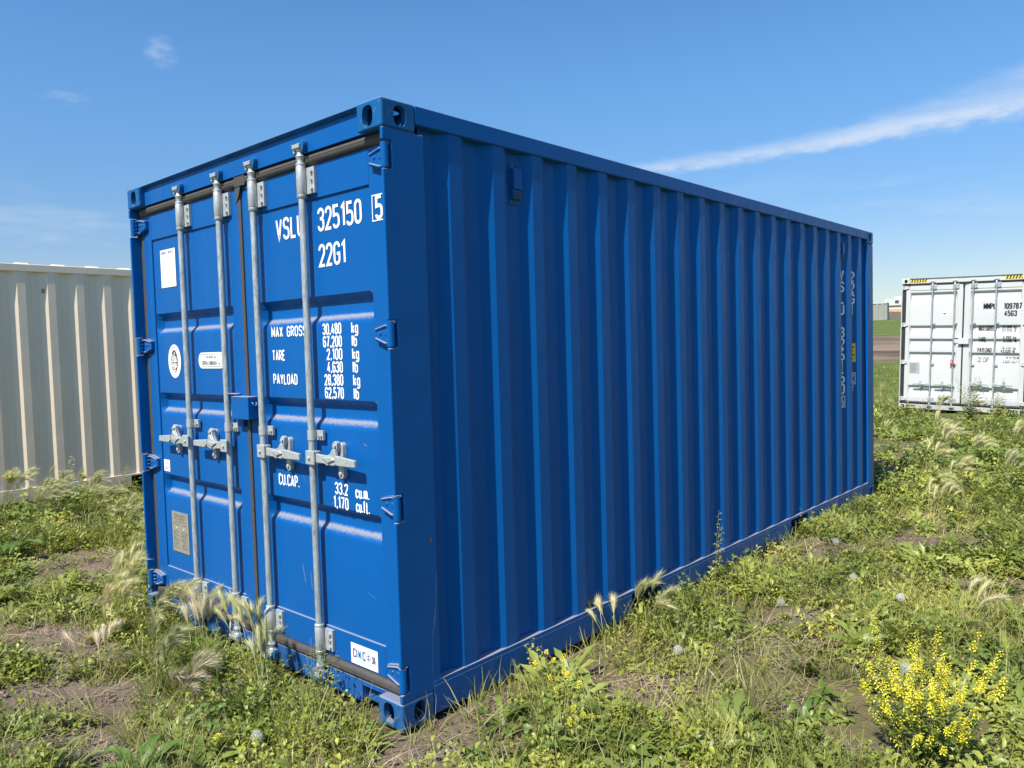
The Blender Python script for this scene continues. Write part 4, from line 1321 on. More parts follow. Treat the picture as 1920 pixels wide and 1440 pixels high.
def ground_z(x, y):
    x, y = np.asarray(x, float), np.asarray(y, float)
    r = np.hypot(x - CAM.x, y - CAM.y)
    near = np.clip(1 - (r - 8) / 14, 0, 1)
    bumps = (fbm(x * 1.7, y * 1.7, 3, 1) - 0.5) * 0.07 + (fbm(x * 9, y * 9, 3, 3) - 0.5) * 0.03 * (0.4 + soil(x, y))
    # keep it flat where the containers stand
    inside = ((x > -2.46) & (x < 0.02) & (y > -0.02) & (y < 6.08)) | ((x > -9.55) & (x < -7.07) & (y > 0.05) & (y < 6.15))
    bumps = np.where(inside, np.minimum(bumps, 0.0) - 0.01, np.minimum(bumps, 0.02))
    far = (fbm(x * 0.05, y * 0.05, 3, 8) - 0.5) * np.clip((r - 30) / 60, 0, 1) * 0.8
    return base_h(x, y) + bumps * near + far


def make_ground():
    rings = np.concatenate([np.linspace(0.25, 9.0, 190), np.geomspace(9.08, 3500, 170)])
    nA = 620
    # finer steps where the camera looks
    a = np.linspace(0, 1, nA, endpoint=False)
    mid = math.atan2(cf.y, cf.x)
    ang = mid + 2 * PI * (a - 0.5) - 0.62 * np.sin(2 * PI * (a - 0.5)) * 1.0
    R_, A_ = np.meshgrid(rings, ang, indexing='ij')
    x = CAM.x + R_ * np.cos(A_)
    y = CAM.y + R_ * np.sin(A_)
    z = ground_z(x.ravel(), y.ravel())
    v = np.stack([x.ravel(), y.ravel(), z], 1)
    nR = len(rings)
    i, j = np.meshgrid(np.arange(nR - 1), np.arange(nA), indexing='ij')
    j2 = (j + 1) % nA
    f = np.stack([i * nA + j, (i + 1) * nA + j, (i + 1) * nA + j2, i * nA + j2], -1).reshape(-1, 4)
    me = bpy.data.meshes.new('ground')
    cen = np.array([[CAM.x, CAM.y, float(ground_z(CAM.x, CAM.y))]])
    v = np.vstack([v, cen])
    faces = f.tolist() + [[len(v) - 1, q, (q + 1) % nA] for q in range(nA)]
    me.from_pydata(v.tolist(), [], faces)
    s = np.append(soil(x.ravel(), y.ravel()), 0.0)
    at = me.attributes.new('bare', 'FLOAT', 'POINT')
    at.data.foreach_set('value', s.astype(np.float32))
    me.shade_smooth()
    m, t, b, out = new_mat('field_soil')
    geo = t.n('ShaderNodeNewGeometry')
    pos = geo.outputs['Position']
    n1 = t.noise(pos, 1.6, 5, 0.6)
    n2 = t.noise(pos, 14, 5, 0.7)
    n3 = t.noise(pos, 70, 4, 0.7)
    soilc = t.mix(n2, (0.112, 0.082, 0.058), (0.255, 0.200, 0.145))
    soilc = t.mix(t.ramp(n3, 0.6, 0.75), soilc, (0.25, 0.22, 0.17))
    litter = t.mix(n2, (0.080, 0.072, 0.030), (0.24, 0.20, 0.10))
    bare = t.n('ShaderNodeAttribute', attribute_name='bare')
    dist = t.n('ShaderNodeVectorMath', operation='DISTANCE')
    t.l(pos, dist.inputs[0])
    dist.inputs[1].default_value = (CAM.x, CAM.y, 0)
    d = dist.outputs['Value']
    c = t.mix(t.ramp(bare.outputs['Fac'], 0.1, 0.6), litter, soilc)
    grassc = t.mix(t.ramp(n1, 0.35, 0.65), (0.065, 0.105, 0.020), (0.135, 0.165, 0.042))
    grassc = t.mix(t.ramp(t.noise(pos, 0.35, 5, 0.65), 0.5, 0.75), grassc, (0.17, 0.165, 0.065))
    c = t.mix(t.ramp(d, 11.0, 22.0), c, grassc)
    # churned earth strip across the far slope
    wob = t.m('MULTIPLY', t.m('SUBTRACT', t.noise(pos, 0.09, 4), 0.5), 14.0)
    dd = t.m('ADD', d, wob)
    strip = t.m('MULTIPLY', t.ramp(dd, 35.0, 38.5), t.ramp(dd, 60.0, 65.0, 1.0, 0.0))
    rut = t.mix(t.ramp(t.noise(t.mapv(pos, (0.12, 0.5, 1), (0, 0, 0), (0, 0, 0.3)), 1.0, 6, 0.7), 0.35, 0.65), (0.090, 0.062, 0.045), (0.265, 0.195, 0.145))
    c = t.mix(strip, c, rut)
    t.l(c, b.inputs['Base Color'])
    b.inputs['Roughness'].default_value = 0.95
    b.inputs['Specular IOR Level'].default_value = 0.15
    bump = t.n('ShaderNodeBump')
    bump.inputs['Strength'].default_value = 0.9
    bump.inputs['Distance'].default_value = 0.03
    t.l(t.m('ADD', n2, t.m('MULTIPLY', n3, 0.5)), bump.inputs['Height'])
    t.l(bump.outputs[0], b.inputs['Normal'])
    me.materials.append(m)
    o = link('ground', me)
    o['kind'] = 'structure'
    return o


make_ground()

# ------------------------------------------------------------------ far things
def dir_at(az_deg, r):
    a = math.radians(az_deg)
    return CAM.x + r * math.sin(a), CAM.y + r * math.cos(a)


# grey container far off
gx, gy = dir_at(-17.42, 128)
far_c = empty('shipping_container', (gx, gy, float(ground_z(gx, gy)) - 0.1), (0, 0, math.radians(10)))
tag(far_c, 'weathered grey container far off on the rise, left of the white building', 'shipping container', 'shipping containers on the field')
prof, _ = corr_profile(-3.0, 3.0, -2.9, 0.75, 0.09)
mb = MB().grid([[(y_, -1.22 - x_, z) for y_, x_ in prof] for z in (0.15, 2.45)])
mb.grid([[(y_, 1.22 + x_, z) for y_, x_ in prof] for z in (0.15, 2.45)])
mb.build('side_panel', M['grey_paint'], far_c, recalc=False)
MB().box(-3.03, 3.03, -1.24, 1.24, 2.45, 2.6).build('roof', M['white_paint'], far_c)
MB().box(-3.03, 3.03, -1.24, 1.24, 0.0, 0.15).build('bottom_rail', M['grey_paint'], far_c)
MB().box(3.0, 3.05, -1.22, 1.22, 0.15, 2.45).box(-3.05, -3.0, -1.22, 1.22, 0.15, 2.45).build('end_wall', M['grey_paint'], far_c)

# white building with an ochre lower storey
M['ochre'] = plain('ochre_wall', (0.55, 0.33, 0.17), 0.8, 0, 0.12, 1.5)
M['glass'] = plain('dark_window_glass', (0.04, 0.05, 0.06), 0.15, 0, 0.1, 3)
bx_, by_ = dir_at(-15.0, 205)
bld = empty('site_building', (bx_, by_, float(ground_z(bx_, by_)) - 0.3), (0, 0, math.radians(12)))
tag(bld, 'white low site building with an ochre base far off beside the white container', 'building')
MB().box(-4.6, 7, 0, 6, 0, 1.75).build('base_wall', M['ochre'], bld)
MB().box(-4.6, 7, 0.05, 6, 1.75, 4.3).build('wall', M['white_paint'], bld)
MB().box(-2.6, 7, 0.4, 6, 4.3, 4.75).build('parapet', M['white_paint'], bld)
MB().box(-4.6, 7, -0.25, 0.04, 2.55, 2.70).build('rail', M['grey_paint'], bld)
for u, zz, ww in ((-2.4, 3.1, 0.9), (0.6, 3.1, 0.9), (3.6, 3.1, 0.9), (0.4, 1.85, 0.6)):
    f = MB().box(u, u + ww, -0.02, 0.045, zz, zz + 0.75).build('window', M['white_paint'], bld)
    MB().box(u + 0.06, u + ww - 0.06, -0.035, -0.021, zz + 0.06, zz + 0.69).build('pane', M['glass'], f)


def dirt_pile():
    px, py = dir_at(-15.75, 140)
    m, t, b, out = new_mat('dug_earth')
    geo = t.n('ShaderNodeNewGeometry')
    n = t.noise(geo.outputs['Position'], 2.0, 5, 0.7)
    t.l(t.mix(n, (0.06, 0.045, 0.038), (0.15, 0.115, 0.095)), b.inputs['Base Color'])
    b.inputs['Roughness'].default_value = 0.95
    n_ = 28
    rows = []
    for i in range(n_):
        row = []
        for j in range(n_):
            u, v = (i / (n_ - 1) - 0.5) * 2, (j / (n_ - 1) - 0.5) * 2
            r = math.hypot(u, v)
            h = max(0, 1 - r ** 1.4) * 1.15 * (0.6 + 0.8 * float(fbm(u * 3 + 4, v * 3, 3, 4)))
            row.append((u * 4.2, v * 2.5, h - 0.05))
        rows.append(row)
    o = MB().grid(rows).build('dirt_pile', m, loc=(px, py, float(ground_z(px, py)) - 0.05), smooth='all')
    o['kind'] = 'structure'


dirt_pile()

# ------------------------------------------------------------------ plants: source meshes
def leaf_mat(name, cols, trans=0.22, rough=0.42, tint=None, spec=0.45):
    m, t, b, out = new_mat(name)
    oi = t.n('ShaderNodeObjectInfo')
    geo = t.n('ShaderNodeNewGeometry')
    rp = t.n('ShaderNodeValToRGB')
    rp.color_ramp.interpolation = 'LINEAR'
    e = rp.color_ramp.elements
    while len(e) < len(cols):
        e.new(0.5)
    for k, c in enumerate(cols):
        e[k].position = k / (len(cols) - 1)
        e[k].color = (*c, 1)
    isl = t.n('ShaderNodeNewGeometry')
    f = t.m('ADD', t.m('MULTIPLY', oi.outputs['Random'], 0.65), t.m('MULTIPLY', isl.outputs['Random Per Island'], 0.35))
    t.l(f, rp.inputs[0])
    patch = t.noise(geo.outputs['Position'], 1.1, 3)
    hs = t.n('ShaderNodeHueSaturation')
    t.l(rp.outputs[0], hs.inputs['Color'])
    t.l(t.ramp(patch, 0.3, 0.7, 0.72, 1.25), hs.inputs['Value'])
    t.l(t.ramp(patch, 0.3, 0.7, 0.515, 0.485), hs.inputs['Hue'])
    t.l(hs.outputs[0], b.inputs['Base Color'])
    b.inputs['Roughness'].default_value = rough
    b.inputs['Specular IOR Level'].default_value = spec
    if trans:
        tr = t.n('ShaderNodeBsdfTranslucent')
        t.l(t.mix(0.45, hs.outputs[0], (0.30, 0.36, 0.05)), tr.inputs[0])
        mx = t.n('ShaderNodeMixShader')
        mx.inputs[0].default_value = trans
        t.l(b.outputs[0], mx.inputs[1])
        t.l(tr.outputs[0], mx.inputs[2])
        t.l(mx.outputs[0], out.inputs[0])
    return m


LM = dict(
    grass=leaf_mat('grass_blade', [(0.120, 0.150, 0.032), (0.230, 0.260, 0.058), (0.36, 0.355, 0.105), (0.52, 0.46, 0.22)]),
    weed=leaf_mat('weed_leaf', [(0.085, 0.120, 0.018), (0.190, 0.232, 0.036), (0.305, 0.335, 0.055), (0.43, 0.415, 0.10)]),
    dand=leaf_mat('dandelion_leaf', [(0.105, 0.160, 0.028), (0.205, 0.260, 0.050), (0.320, 0.345, 0.085)]),
    matw=leaf_mat('mat_weed_leaf', [(0.15, 0.20, 0.025), (0.27, 0.32, 0.04), (0.38, 0.40, 0.06)]),
    clover=leaf_mat('clover_leaf', [(0.085, 0.145, 0.028), (0.155, 0.215, 0.044), (0.225, 0.270, 0.060)]),
    dry=leaf_mat('dry_straw', [(0.32, 0.25, 0.14), (0.52, 0.44, 0.26), (0.40, 0.27, 0.17)], 0.15, 0.7),
    fox=leaf_mat('foxtail_awn', [(0.60, 0.64, 0.27), (0.76, 0.74, 0.38), (0.74, 0.66, 0.44)], 0.35, 0.6),
    foxpink=leaf_mat('foxtail_awn_pink', [(0.70, 0.52, 0.42), (0.76, 0.60, 0.48), (0.74, 0.66, 0.40)], 0.35, 0.6),
    stem=leaf_mat('green_stem', [(0.10, 0.14, 0.04), (0.16, 0.19, 0.06)], 0.0, 0.55),
    yellow=leaf_mat('yellow_petal', [(0.80, 0.70, 0.03), (0.86, 0.82, 0.10)], 0.25, 0.6),
    pink=leaf_mat('pink_petal', [(0.62, 0.36, 0.38), (0.72, 0.52, 0.50)], 0.25, 0.7),
    whitep=leaf_mat('white_petal', [(0.72, 0.70, 0.62), (0.66, 0.62, 0.52)], 0.25, 0.7),
    fluff=leaf_mat('seed_fluff', [(0.84, 0.83, 0.80), (0.88, 0.87, 0.85)], 0.5, 0.8),
    dock=leaf_mat('broad_leaf', [(0.085, 0.16, 0.028), (0.14, 0.22, 0.04)], 0.25, 0.4),
)


def leaf(mb, p, d, length, width, droop=0.3, fold=0.15, mi=0):
    p, d = Vector(p), Vector(d).normalized()
    side = d.cross(Vector((0, 0, 1)))
    if side.length < 0.05:
        side = Vector((random.uniform(-1, 1), random.uniform(-1, 1), 0))
    side.normalize()
    up = side.cross(d)
    tw = random.uniform(-0.35, 0.35)
    side = (side * math.cos(tw) + up * math.sin(tw)).normalized()
    vs = [p]
    for t, wd in ((0.22, 0.72), (0.55, 1.0), (0.82, 0.62)):
        q = p + d * length * t + up * (length * 0.10 * math.sin(PI * t)) - Vector((0, 0, droop * length * t * t))
        w = width * wd * 0.5 * random.uniform(0.85, 1.15)
        vs += [q + side * w + up * w * fold * 2, q, q - side * w + up * w * fold * 2]
    vs.append(p + d * length - Vector((0, 0, droop * length)))
    mb.add(vs, [(0, 2, 1), (0, 3, 2), (1, 2, 5, 4), (2, 3, 6, 5), (4, 5, 8, 7), (5, 6, 9, 8), (7, 8, 10), (8, 9, 10)], mi)


def blade(mb, p, az, lean, length, width, segs=3, curl=0.6, mi=0, tw=None):
    p = Vector(p)
    h = Vector((math.cos(az), math.sin(az), 0))
    side = Vector((-h.y, h.x, 0))
    if tw is not None:
        side = Vector((math.cos(tw), math.sin(tw), 0))
    rows = []
    ang = lean
    q = p.copy()
    for k in range(segs + 1):
        t = k / segs
        wd = width * (1 - t ** 1.6) * 0.5 + 0.0002
        rows.append([q - side * wd, q + side * wd])
        q = q + (h * math.sin(ang) + Vector((0, 0, math.cos(ang)))) * (length / segs)
        ang += curl / segs
    mb.grid(rows, mi)


def src(name, mats, fn, n, smooth=None):
    """n source meshes in a collection of their own that the scatter picks from"""
    c = bpy.data.collections.new(name + '_kinds')
    for k in range(n):
        mb = MB()
        fn(mb, k)
        me = mb.mesh(name, mats, smooth='all', recalc=False)
        o = bpy.data.objects.new('%s_kind_%d' % (name, k), me)
        c.objects.link(o)
    return c


def U(a, b):
    return random.uniform(a, b)


def f_grass(mb, k):
    for i in range(16):
        r, a = U(0, 0.05), U(0, 2 * PI)
        blade(mb, (r * math.cos(a), r * math.sin(a), -0.01), a + U(-0.8, 0.8), U(0.05, 0.5), U(0.06, 0.17), U(0.0025, 0.0045), 3, U(0.2, 1.4), tw=U(0, PI))


def f_weed(mb, k):
    ns = 7 + k % 3
    for i in range(ns):
        a = 2 * PI * i / ns + U(-0.4, 0.4)
        L = U(0.05, 0.13)
        el = U(0.15, 1.0)
        d = Vector((math.cos(a) * math.cos(el), math.sin(a) * math.cos(el), math.sin(el)))
        nl = 5 + int(U(0, 3))
        for j in range(nl):
            t = (j + 1) / nl
            p = d * L * t + Vector((U(-.006, .006), U(-.006, .006), -0.25 * t * t * L * math.cos(el)))
            aa = a + (1.1 if j % 2 else -1.1) + U(-0.4, 0.4)
            ee = U(0.0, 0.8)
            s = U(0.6, 1.25) * (0.017 + 0.007 * (k % 3))
            leaf(mb, p, (math.cos(aa) * math.cos(ee), math.sin(aa) * math.cos(ee), math.sin(ee)), s * 1.45, s * 0.58, U(0.0, 0.4))
        leaf(mb, d * L, d, 0.022, 0.012, 0.2)


def f_dand(mb, k):
    n = 9 + k * 2
    for i in range(n):
        a = 2 * PI * i / n + U(-0.3, 0.3)
        L = U(0.09, 0.17)
        h = Vector((math.cos(a), math.sin(a), 0))
        side = Vector((-h.y, h.x, 0))
        el = U(0.25, 1.0)
        rows = []
        p = Vector((0, 0, 0))
        segs = 7
        for s in range(segs + 1):
            t = s / segs
            wd = 0.5 * (0.006 + 0.030 * math.sin(PI * min(1, t * 0.86 + 0.08)) * t ** 0.6) * (1.15 if s % 2 else 0.62)
            if s == segs: wd = 0.001
            up = Vector((0, 0, 1)) * (wd * 0.35)
            rows.append([p - side * wd + up, p, p + side * wd + up])
            e = el - t * U(0.8, 1.3)
            p = p + (h * math.cos(e) + Vector((0, 0, math.sin(e)))) * (L / segs)
        mb.grid(rows)


def f_clover(mb, k):
    for i in range(18):
        a, r = U(0, 2 * PI), 0.085 * math.sqrt(U(0, 1))
        p = Vector((r * math.cos(a), r * math.sin(a), U(0.025, 0.085)))
        t0 = U(0, 2 * PI)
        s = U(0.014, 0.022)
        for q in range(3):
            aa = t0 + q * 2 * PI / 3
            leaf(mb, p, (math.cos(aa), math.sin(aa), U(0.0, 0.35)), s, s * 0.9, U(0, 0.25), 0.1)
        mb.tube((r * 0.6 * math.cos(a), r * 0.6 * math.sin(a), -0.01), p, 0.0009, 3, caps=False)


def f_dry(mb, k):
    for i in range(12):
        r, a = U(0, 0.09), U(0, 2 * PI)
        blade(mb, (r * math.cos(a), r * math.sin(a), U(0, 0.02)), U(0, 2 * PI), U(0.9, 1.55), U(0.06, 0.20), U(0.0018, 0.004), 3, U(-0.3, 0.5), tw=U(0, PI))


def f_upright(mb, k):
    ns = 5 + k
    for i in range(ns):
        a = U(0, 2 * PI)
        lean = U(0.05, 0.5)
        L = U(0.14, 0.30)
        d = Vector((math.cos(a) * math.sin(lean), math.sin(a) * math.sin(lean), math.cos(lean)))
        mb.tube((0, 0, -0.01), d * L, 0.0014, 3, 0.0007, caps=False)
        nl = 11
        for j in range(nl):
            t = 0.15 + 0.85 * j / nl
            aa = j * 2.4 + a
            p = d * L * t
            s = U(0.018, 0.032) * (1.15 - 0.4 * t)
            for q in (-0.5, 0, 0.5):
                leaf(mb, p + Vector((math.cos(aa), math.sin(aa), 0.2)) * 0.008, (math.cos(aa + q), math.sin(aa + q), U(0.0, 0.6)), s, s * 0.42, U(0.0, 0.3))


def f_mat(mb, k):
    """flat ground-hugging knotweed mat"""
    for i in range(60):
        a, r = U(0, 2 * PI), 0.14 * math.sqrt(U(0, 1))
        p = Vector((r * math.cos(a), r * math.sin(a), U(0.0, 0.03)))
        aa = a + U(-1.2, 1.2)
        s = U(0.010, 0.022)
        leaf(mb, p, (math.cos(aa), math.sin(aa), U(0.0, 0.7)), s * 1.4, s * 0.7, U(0, 0.3))


def f_head(mb, length=0.07, bend=0.8, n=110, awn=(0.035, 0.065), pink=0.0):
    """one foxtail barley seed head growing along +z and nodding to +x"""
    pts = []
    p = Vector((0, 0, 0))
    ang = 0.05
    K = 6
    for i in range(K + 1):
        pts.append((p.copy(), ang))
        p = p + Vector((math.sin(ang), 0, math.cos(ang))) * (length / K)
        ang += bend / K
    for i in range(n):
        t = (i + U(0, 1)) / n
        q, an = pts[min(K - 1, int(t * K))]
        q2, _ = pts[min(K, int(t * K) + 1)]
        b = q.lerp(q2, t * K - int(t * K)) if int(t * K) < K else q
        ax = Vector((math.sin(an), 0, math.cos(an)))
        s1 = Vector((0, 1, 0))
        s2 = ax.cross(s1)
        ph = U(0, 2 * PI)
        sp = U(0.12, 0.55)
        d = (ax * math.cos(sp) + (s1 * math.cos(ph) + s2 * math.sin(ph)) * math.sin(sp)).normalized()
        L = U(*awn)
        w = s1 * math.sin(ph) - s2 * math.cos(ph)
        wd = 0.0017
        tip = b + d * L + Vector((0.12 * L, 0, -0.10 * L))
        mb.add([b - w * wd, b + w * wd, tip], [(0, 1, 2)], 1 if U(0, 1) < pink else 0)


def f_foxtuft(mb, k):
    for i in range(14):
        r, a = U(0, 0.05), U(0, 2 * PI)
        blade(mb, (r * math.cos(a), r * math.sin(a), -0.01), a, U(0.02, 0.35), U(0.10, 0.26), U(0.003, 0.005), 4, U(0.1, 0.9), 0, tw=U(0, PI))
    for i in range(5):
        a = U(-0.9, 0.9)
        lean = U(0.1, 0.4)
        L = U(0.2, 0.32)
        d = Vector((math.cos(a) * math.sin(lean), math.sin(a) * math.sin(lean), math.cos(lean)))
        mb.tube((0, 0, 0), d * L, 0.0012, 3, caps=False)
        h = MB()
        f_head(h, 0.08, U(0.5, 1.3), 56, awn=(0.05, 0.09))
        ca, sa = math.cos(a), math.sin(a)
        vs = [(d * L + Vector((v[0] * ca - v[1] * sa, v[0] * sa + v[1] * ca, v[2]))) for v in h.v]
        mb.add(vs, h.f, 1)


def f_clod(mb, k):
    for i in range(5):
        c = Vector((U(-.05, .05), U(-.05, .05), U(0, 0.006)))
        r = U(0.006, 0.020)
        vs = []
        for zc, n in ((0.95, 1), (0.35, 5), (-0.5, 5)):
            for q in range(n):
                a = 2 * PI * q / n + zc
                s = math.sqrt(max(0, 1 - zc * zc))
                vs.append(c + Vector((s * math.cos(a), s * math.sin(a), zc * 0.40)) * r * U(0.55, 1.2))
        fs = [(0, 1 + q, 1 + (q + 1) % 5) for q in range(5)] + [(1 + q, 6 + q, 6 + (q + 1) % 5, 1 + (q + 1) % 5) for q in range(5)]
        mb.add(vs, fs)


C_CLOD = src('soil_clod', plain('dry_clod', (0.200, 0.155, 0.112), 0.95, 0, 0.35, 30, 0.1), f_clod, 5)
C_GRASS = src('grass', LM['grass'], f_grass, 5)
C_WEED = src('weed', LM['weed'], f_weed, 6)
C_DAND = src('dandelion_rosette', LM['dand'], f_dand, 4)
C_CLOV = src('clover', LM['clover'], f_clover, 4)
C_DRY = src('straw', LM['dry'], f_dry, 4)
C_UPR = src('upright_weed', LM['weed'], f_upright, 4)
C_MAT = src('mat_weed', LM['matw'], f_mat, 4)
C_FOX = src('foxtail', [LM['grass'], LM['fox']], f_foxtuft, 4)

# ------------------------------------------------------------------ scatter
def scatter(name, coll, pts, rot, scl, label=None):
    n = len(pts)
    me = bpy.data.meshes.new(name)
    me.vertices.add(n)
    me.vertices.foreach_set('co', np.asarray(pts, np.float32).ravel())
    a = me.attributes.new('rot', 'FLOAT_VECTOR', 'POINT')
    a.data.foreach_set('vector', np.asarray(rot, np.float32).ravel())
    a = me.attributes.new('scl', 'FLOAT_VECTOR', 'POINT')
    a.data.foreach_set('vector', np.asarray(scl, np.float32).ravel())
    a = me.attributes.new('idx', 'INT', 'POINT')
    a.data.foreach_set('value', rng.integers(0, len(coll.objects), n).astype(np.int32))
    o = link(name, me)
    ng = bpy.data.node_groups.new(name + '_scatter', 'GeometryNodeTree')
    ng.interface.new_socket('Geometry', in_out='INPUT', socket_type='NodeSocketGeometry')
    ng.interface.new_socket('Geometry', in_out='OUTPUT', socket_type='NodeSocketGeometry')
    gi, go = ng.nodes.new('NodeGroupInput'), ng.nodes.new('NodeGroupOutput')
    ip = ng.nodes.new('GeometryNodeInstanceOnPoints')
    ci = ng.nodes.new('GeometryNodeCollectionInfo')
    ci.inputs['Collection'].default_value = coll
    ci.inputs['Separate Children'].default_value = True
    ci.inputs['Reset Children'].default_value = True
    ip.inputs['Pick Instance'].default_value = True
    ng.links.new(gi.outputs[0], ip.inputs['Points'])
    ng.links.new(ci.outputs[0], ip.inputs['Instance'])

    def attr(nm, ty, sock):
        an = ng.nodes.new('GeometryNodeInputNamedAttribute')
        an.data_type = ty
        an.inputs[0].default_value = nm
        ng.links.new(an.outputs[0], sock)
    attr('idx', 'INT', ip.inputs['Instance Index'])
    attr('rot', 'FLOAT_VECTOR', ip.inputs['Rotation'])
    attr('scl', 'FLOAT_VECTOR', ip.inputs['Scale'])
    ng.links.new(ip.outputs[0], go.inputs[0])
    md = o.modifiers.new('scatter', 'NODES')
    md.node_group = ng
    o['kind'] = 'stuff'
    if label: o['label'] = label
    return o


HEAD = math.atan2(cf.y, cf.x)


def sample(n, r0, r1, half=62, power=2.0):
    """points in a sector round the camera, evenly spread over its area for power 2"""
    u = rng.random(n)
    r = (r0 ** power + u * (r1 ** power - r0 ** power)) ** (1 / power)
    a = HEAD + np.radians(rng.uniform(-half, half, n))
    return CAM.x + r * np.cos(a), CAM.y + r * np.sin(a), r


def clear(x, y, m=0.03):
    ins = (x > -W - m) & (x < m) & (y > -m) & (y < 6.058 + m)
    ins |= (x > -7.09 - W - m) & (x < -7.09 + m) & (y > 0.07 - m) & (y < 6.13 + m)
    ins |= (x > -2.85) & (x < -0.1) & (y > 16.75) & (y < 29.2)
    # ground the photograph cannot show: behind the blue container
    return ~ins


def place(name, coll, n, r0, r1, keep, smin, smax, tilt=0.25, power=2.0, label=None, sink=0.0, squash=None, grow=0.0):
    x, y, r = sample(n, r0, r1, power=power)
    k = clear(x, y) & (rng.random(n) < keep(x, y))
    x, y, r = x[k], y[k], r[k]
    z = ground_z(x, y) - sink
    s = rng.uniform(smin, smax, len(x)) * (1 + grow * np.clip(r - 6, 0, 30))
    sc = np.stack([s, s, s * (rng.uniform(*squash, len(x)) if squash else 1.0)], 1)
    ro = np.stack([rng.normal(0, tilt, len(x)), rng.normal(0, tilt, len(x)), rng.uniform(0, 2 * PI, len(x))], 1)
    return scatter(name, coll, np.stack([x, y, z], 1), ro, sc, label)


def veg(x, y):
    gaps = np.clip((fbm(x * 2.6, y * 2.6, 3, 40) - 0.36) * 6, 0.12, 1)
    return np.clip(1.0 - 1.15 * soil(x, y), 0.03, 1) * gaps


def dens(seed, f, lo, hi):
    return lambda x, y: np.clip((fbm(x * f, y * f, 3, seed) - lo) / (hi - lo), 0, 1) * veg(x, y)


place('weed_cover', C_WEED, 15000, 0.7, 8.0, dens(21, 1.2, 0.34, 0.54), 0.5, 1.3, label='low broad leaved weeds covering the ground', squash=(0.8, 1.5))
place('mat_weed_cover', C_MAT, 9000, 0.7, 9.0, dens(22, 0.8, 0.47, 0.60), 0.8, 1.5, label='flat mats of small leaved weeds')
place('short_grass', C_GRASS, 21000, 0.7, 8.0, dens(23, 0.9, 0.36, 0.58), 0.6, 1.6, label='short grass between the weeds')
place('dandelion_leaves', C_DAND, 4200, 0.7, 8.0, dens(24, 1.0, 0.42, 0.60), 0.7, 1.45, label='dandelion leaf rosettes in the weeds')
place('clover_cover', C_CLOV, 4200, 0.7, 9.0, dens(25, 0.7, 0.45, 0.62), 0.8, 1.4, label='clover patches')
place('dry_straw', C_DRY, 9000, 0.7, 8.5, lambda x, y: np.clip((fbm(x * 1.2, y * 1.2, 3, 26) - 0.34) * 4, 0.15, 1), 0.4, 1.1, label='dry straw and dead stems', tilt=0.2)
place('upright_weeds', C_UPR, 4200, 0.9, 9.0, dens(27, 1.1, 0.44, 0.62), 0.4, 0.85, label='taller leafy weeds')
place('soil_clods', C_CLOD, 9000, 0.7, 8.0, lambda x, y: np.clip(soil(x, y) * 1.3 - 0.15, 0.03, 1), 0.25, 0.95, label='clods and crumbs on the bare soil')
# middle distance
place('field_weeds', C_WEED, 17000, 7.5, 20.0, dens(28, 0.5, 0.25, 0.5), 1.1, 2.0, label='weeds in the middle of the field', grow=0.02)
place('field_grass', C_GRASS, 16000, 7.5, 34.0, dens(29, 0.4, 0.25, 0.5), 1.1, 1.9, label='grass in the middle of the field', grow=0.02)
place('field_clover', C_CLOV, 7000, 8.0, 20.0, dens(30, 0.5, 0.3, 0.6), 1.2, 2.2, label='clover in the middle of the field')
place('field_foxtails', C_FOX, 1300, 7.0, 24.0, dens(31, 0.35, 0.42, 0.62), 0.8, 1.2, label='foxtail grass in the middle of the field')
place('field_tall_weeds', C_UPR, 2200, 7.5, 26.0, dens(32, 0.45, 0.45, 0.65), 0.8, 1.5, label='tall weeds in the middle of the field')

# ------------------------------------------------------------------ plants one can point to
HEADS = []
for k in range(6):
    mb = MB()
    f_head(mb, U(0.07, 0.10), U(0.5, 1.4), 150, awn=(0.05, 0.095), pink=0.12 if k < 4 else 0.75)
    HEADS.append(mb.mesh('seed_head', [LM['fox'], LM['foxpink']], recalc=False))


def foxtail(x, y, h, n, az, lab, pink=False, lean=(0.08, 0.45), grp='foxtail clumps by the containers', spread=0.5):
    z = float(ground_z(x, y))
    root = empty('foxtail_clump', (x, y, z))
    tag(root, lab, 'grass clump', grp)
    mb = MB()
    for i in range(26):
        r, a = U(0, 0.06), U(0, 2 * PI)
        blade(mb, (r * math.cos(a), r * math.sin(a), -0.02), a, U(0.02, 0.4), U(0.4, 0.85) * h, U(0.003, 0.005), 4, U(0.1, 0.8), 0, tw=U(0, PI))
    heads = []
    for i in range(n):
        a = az + U(-spread, spread) * 1.6
        ln = U(*lean)
        L = h * U(0.75, 1.1)
        b = Vector((U(-0.05, 0.05), U(-0.05, 0.05), -0.01))
        d = Vector((math.cos(a) * math.sin(ln), math.sin(a) * math.sin(ln), math.cos(ln)))
        m = b + d * L * 0.5 + Vector((0, 0, 0.01))
        t = b + Vector((math.cos(a) * math.sin(ln + 0.15), math.sin(a) * math.sin(ln + 0.15), math.cos(ln + 0.15))) * L
        mb.path([b, m, t], 0.0013, 4)
        heads.append((t, a, ln))
    mb.build('blades', LM['grass'], root, recalc=False)
    for t, a, ln in heads:
        me = HEADS[random.randrange(4, 6) if pink else random.randrange(0, 4)]
        o = link('seed_head', me, root, t)
        o.rotation_euler = (0, ln * 0.9 + U(-0.1, 0.2), a)
        s = U(0.85, 1.2)
        o.scale = (s, s, s)
    return root


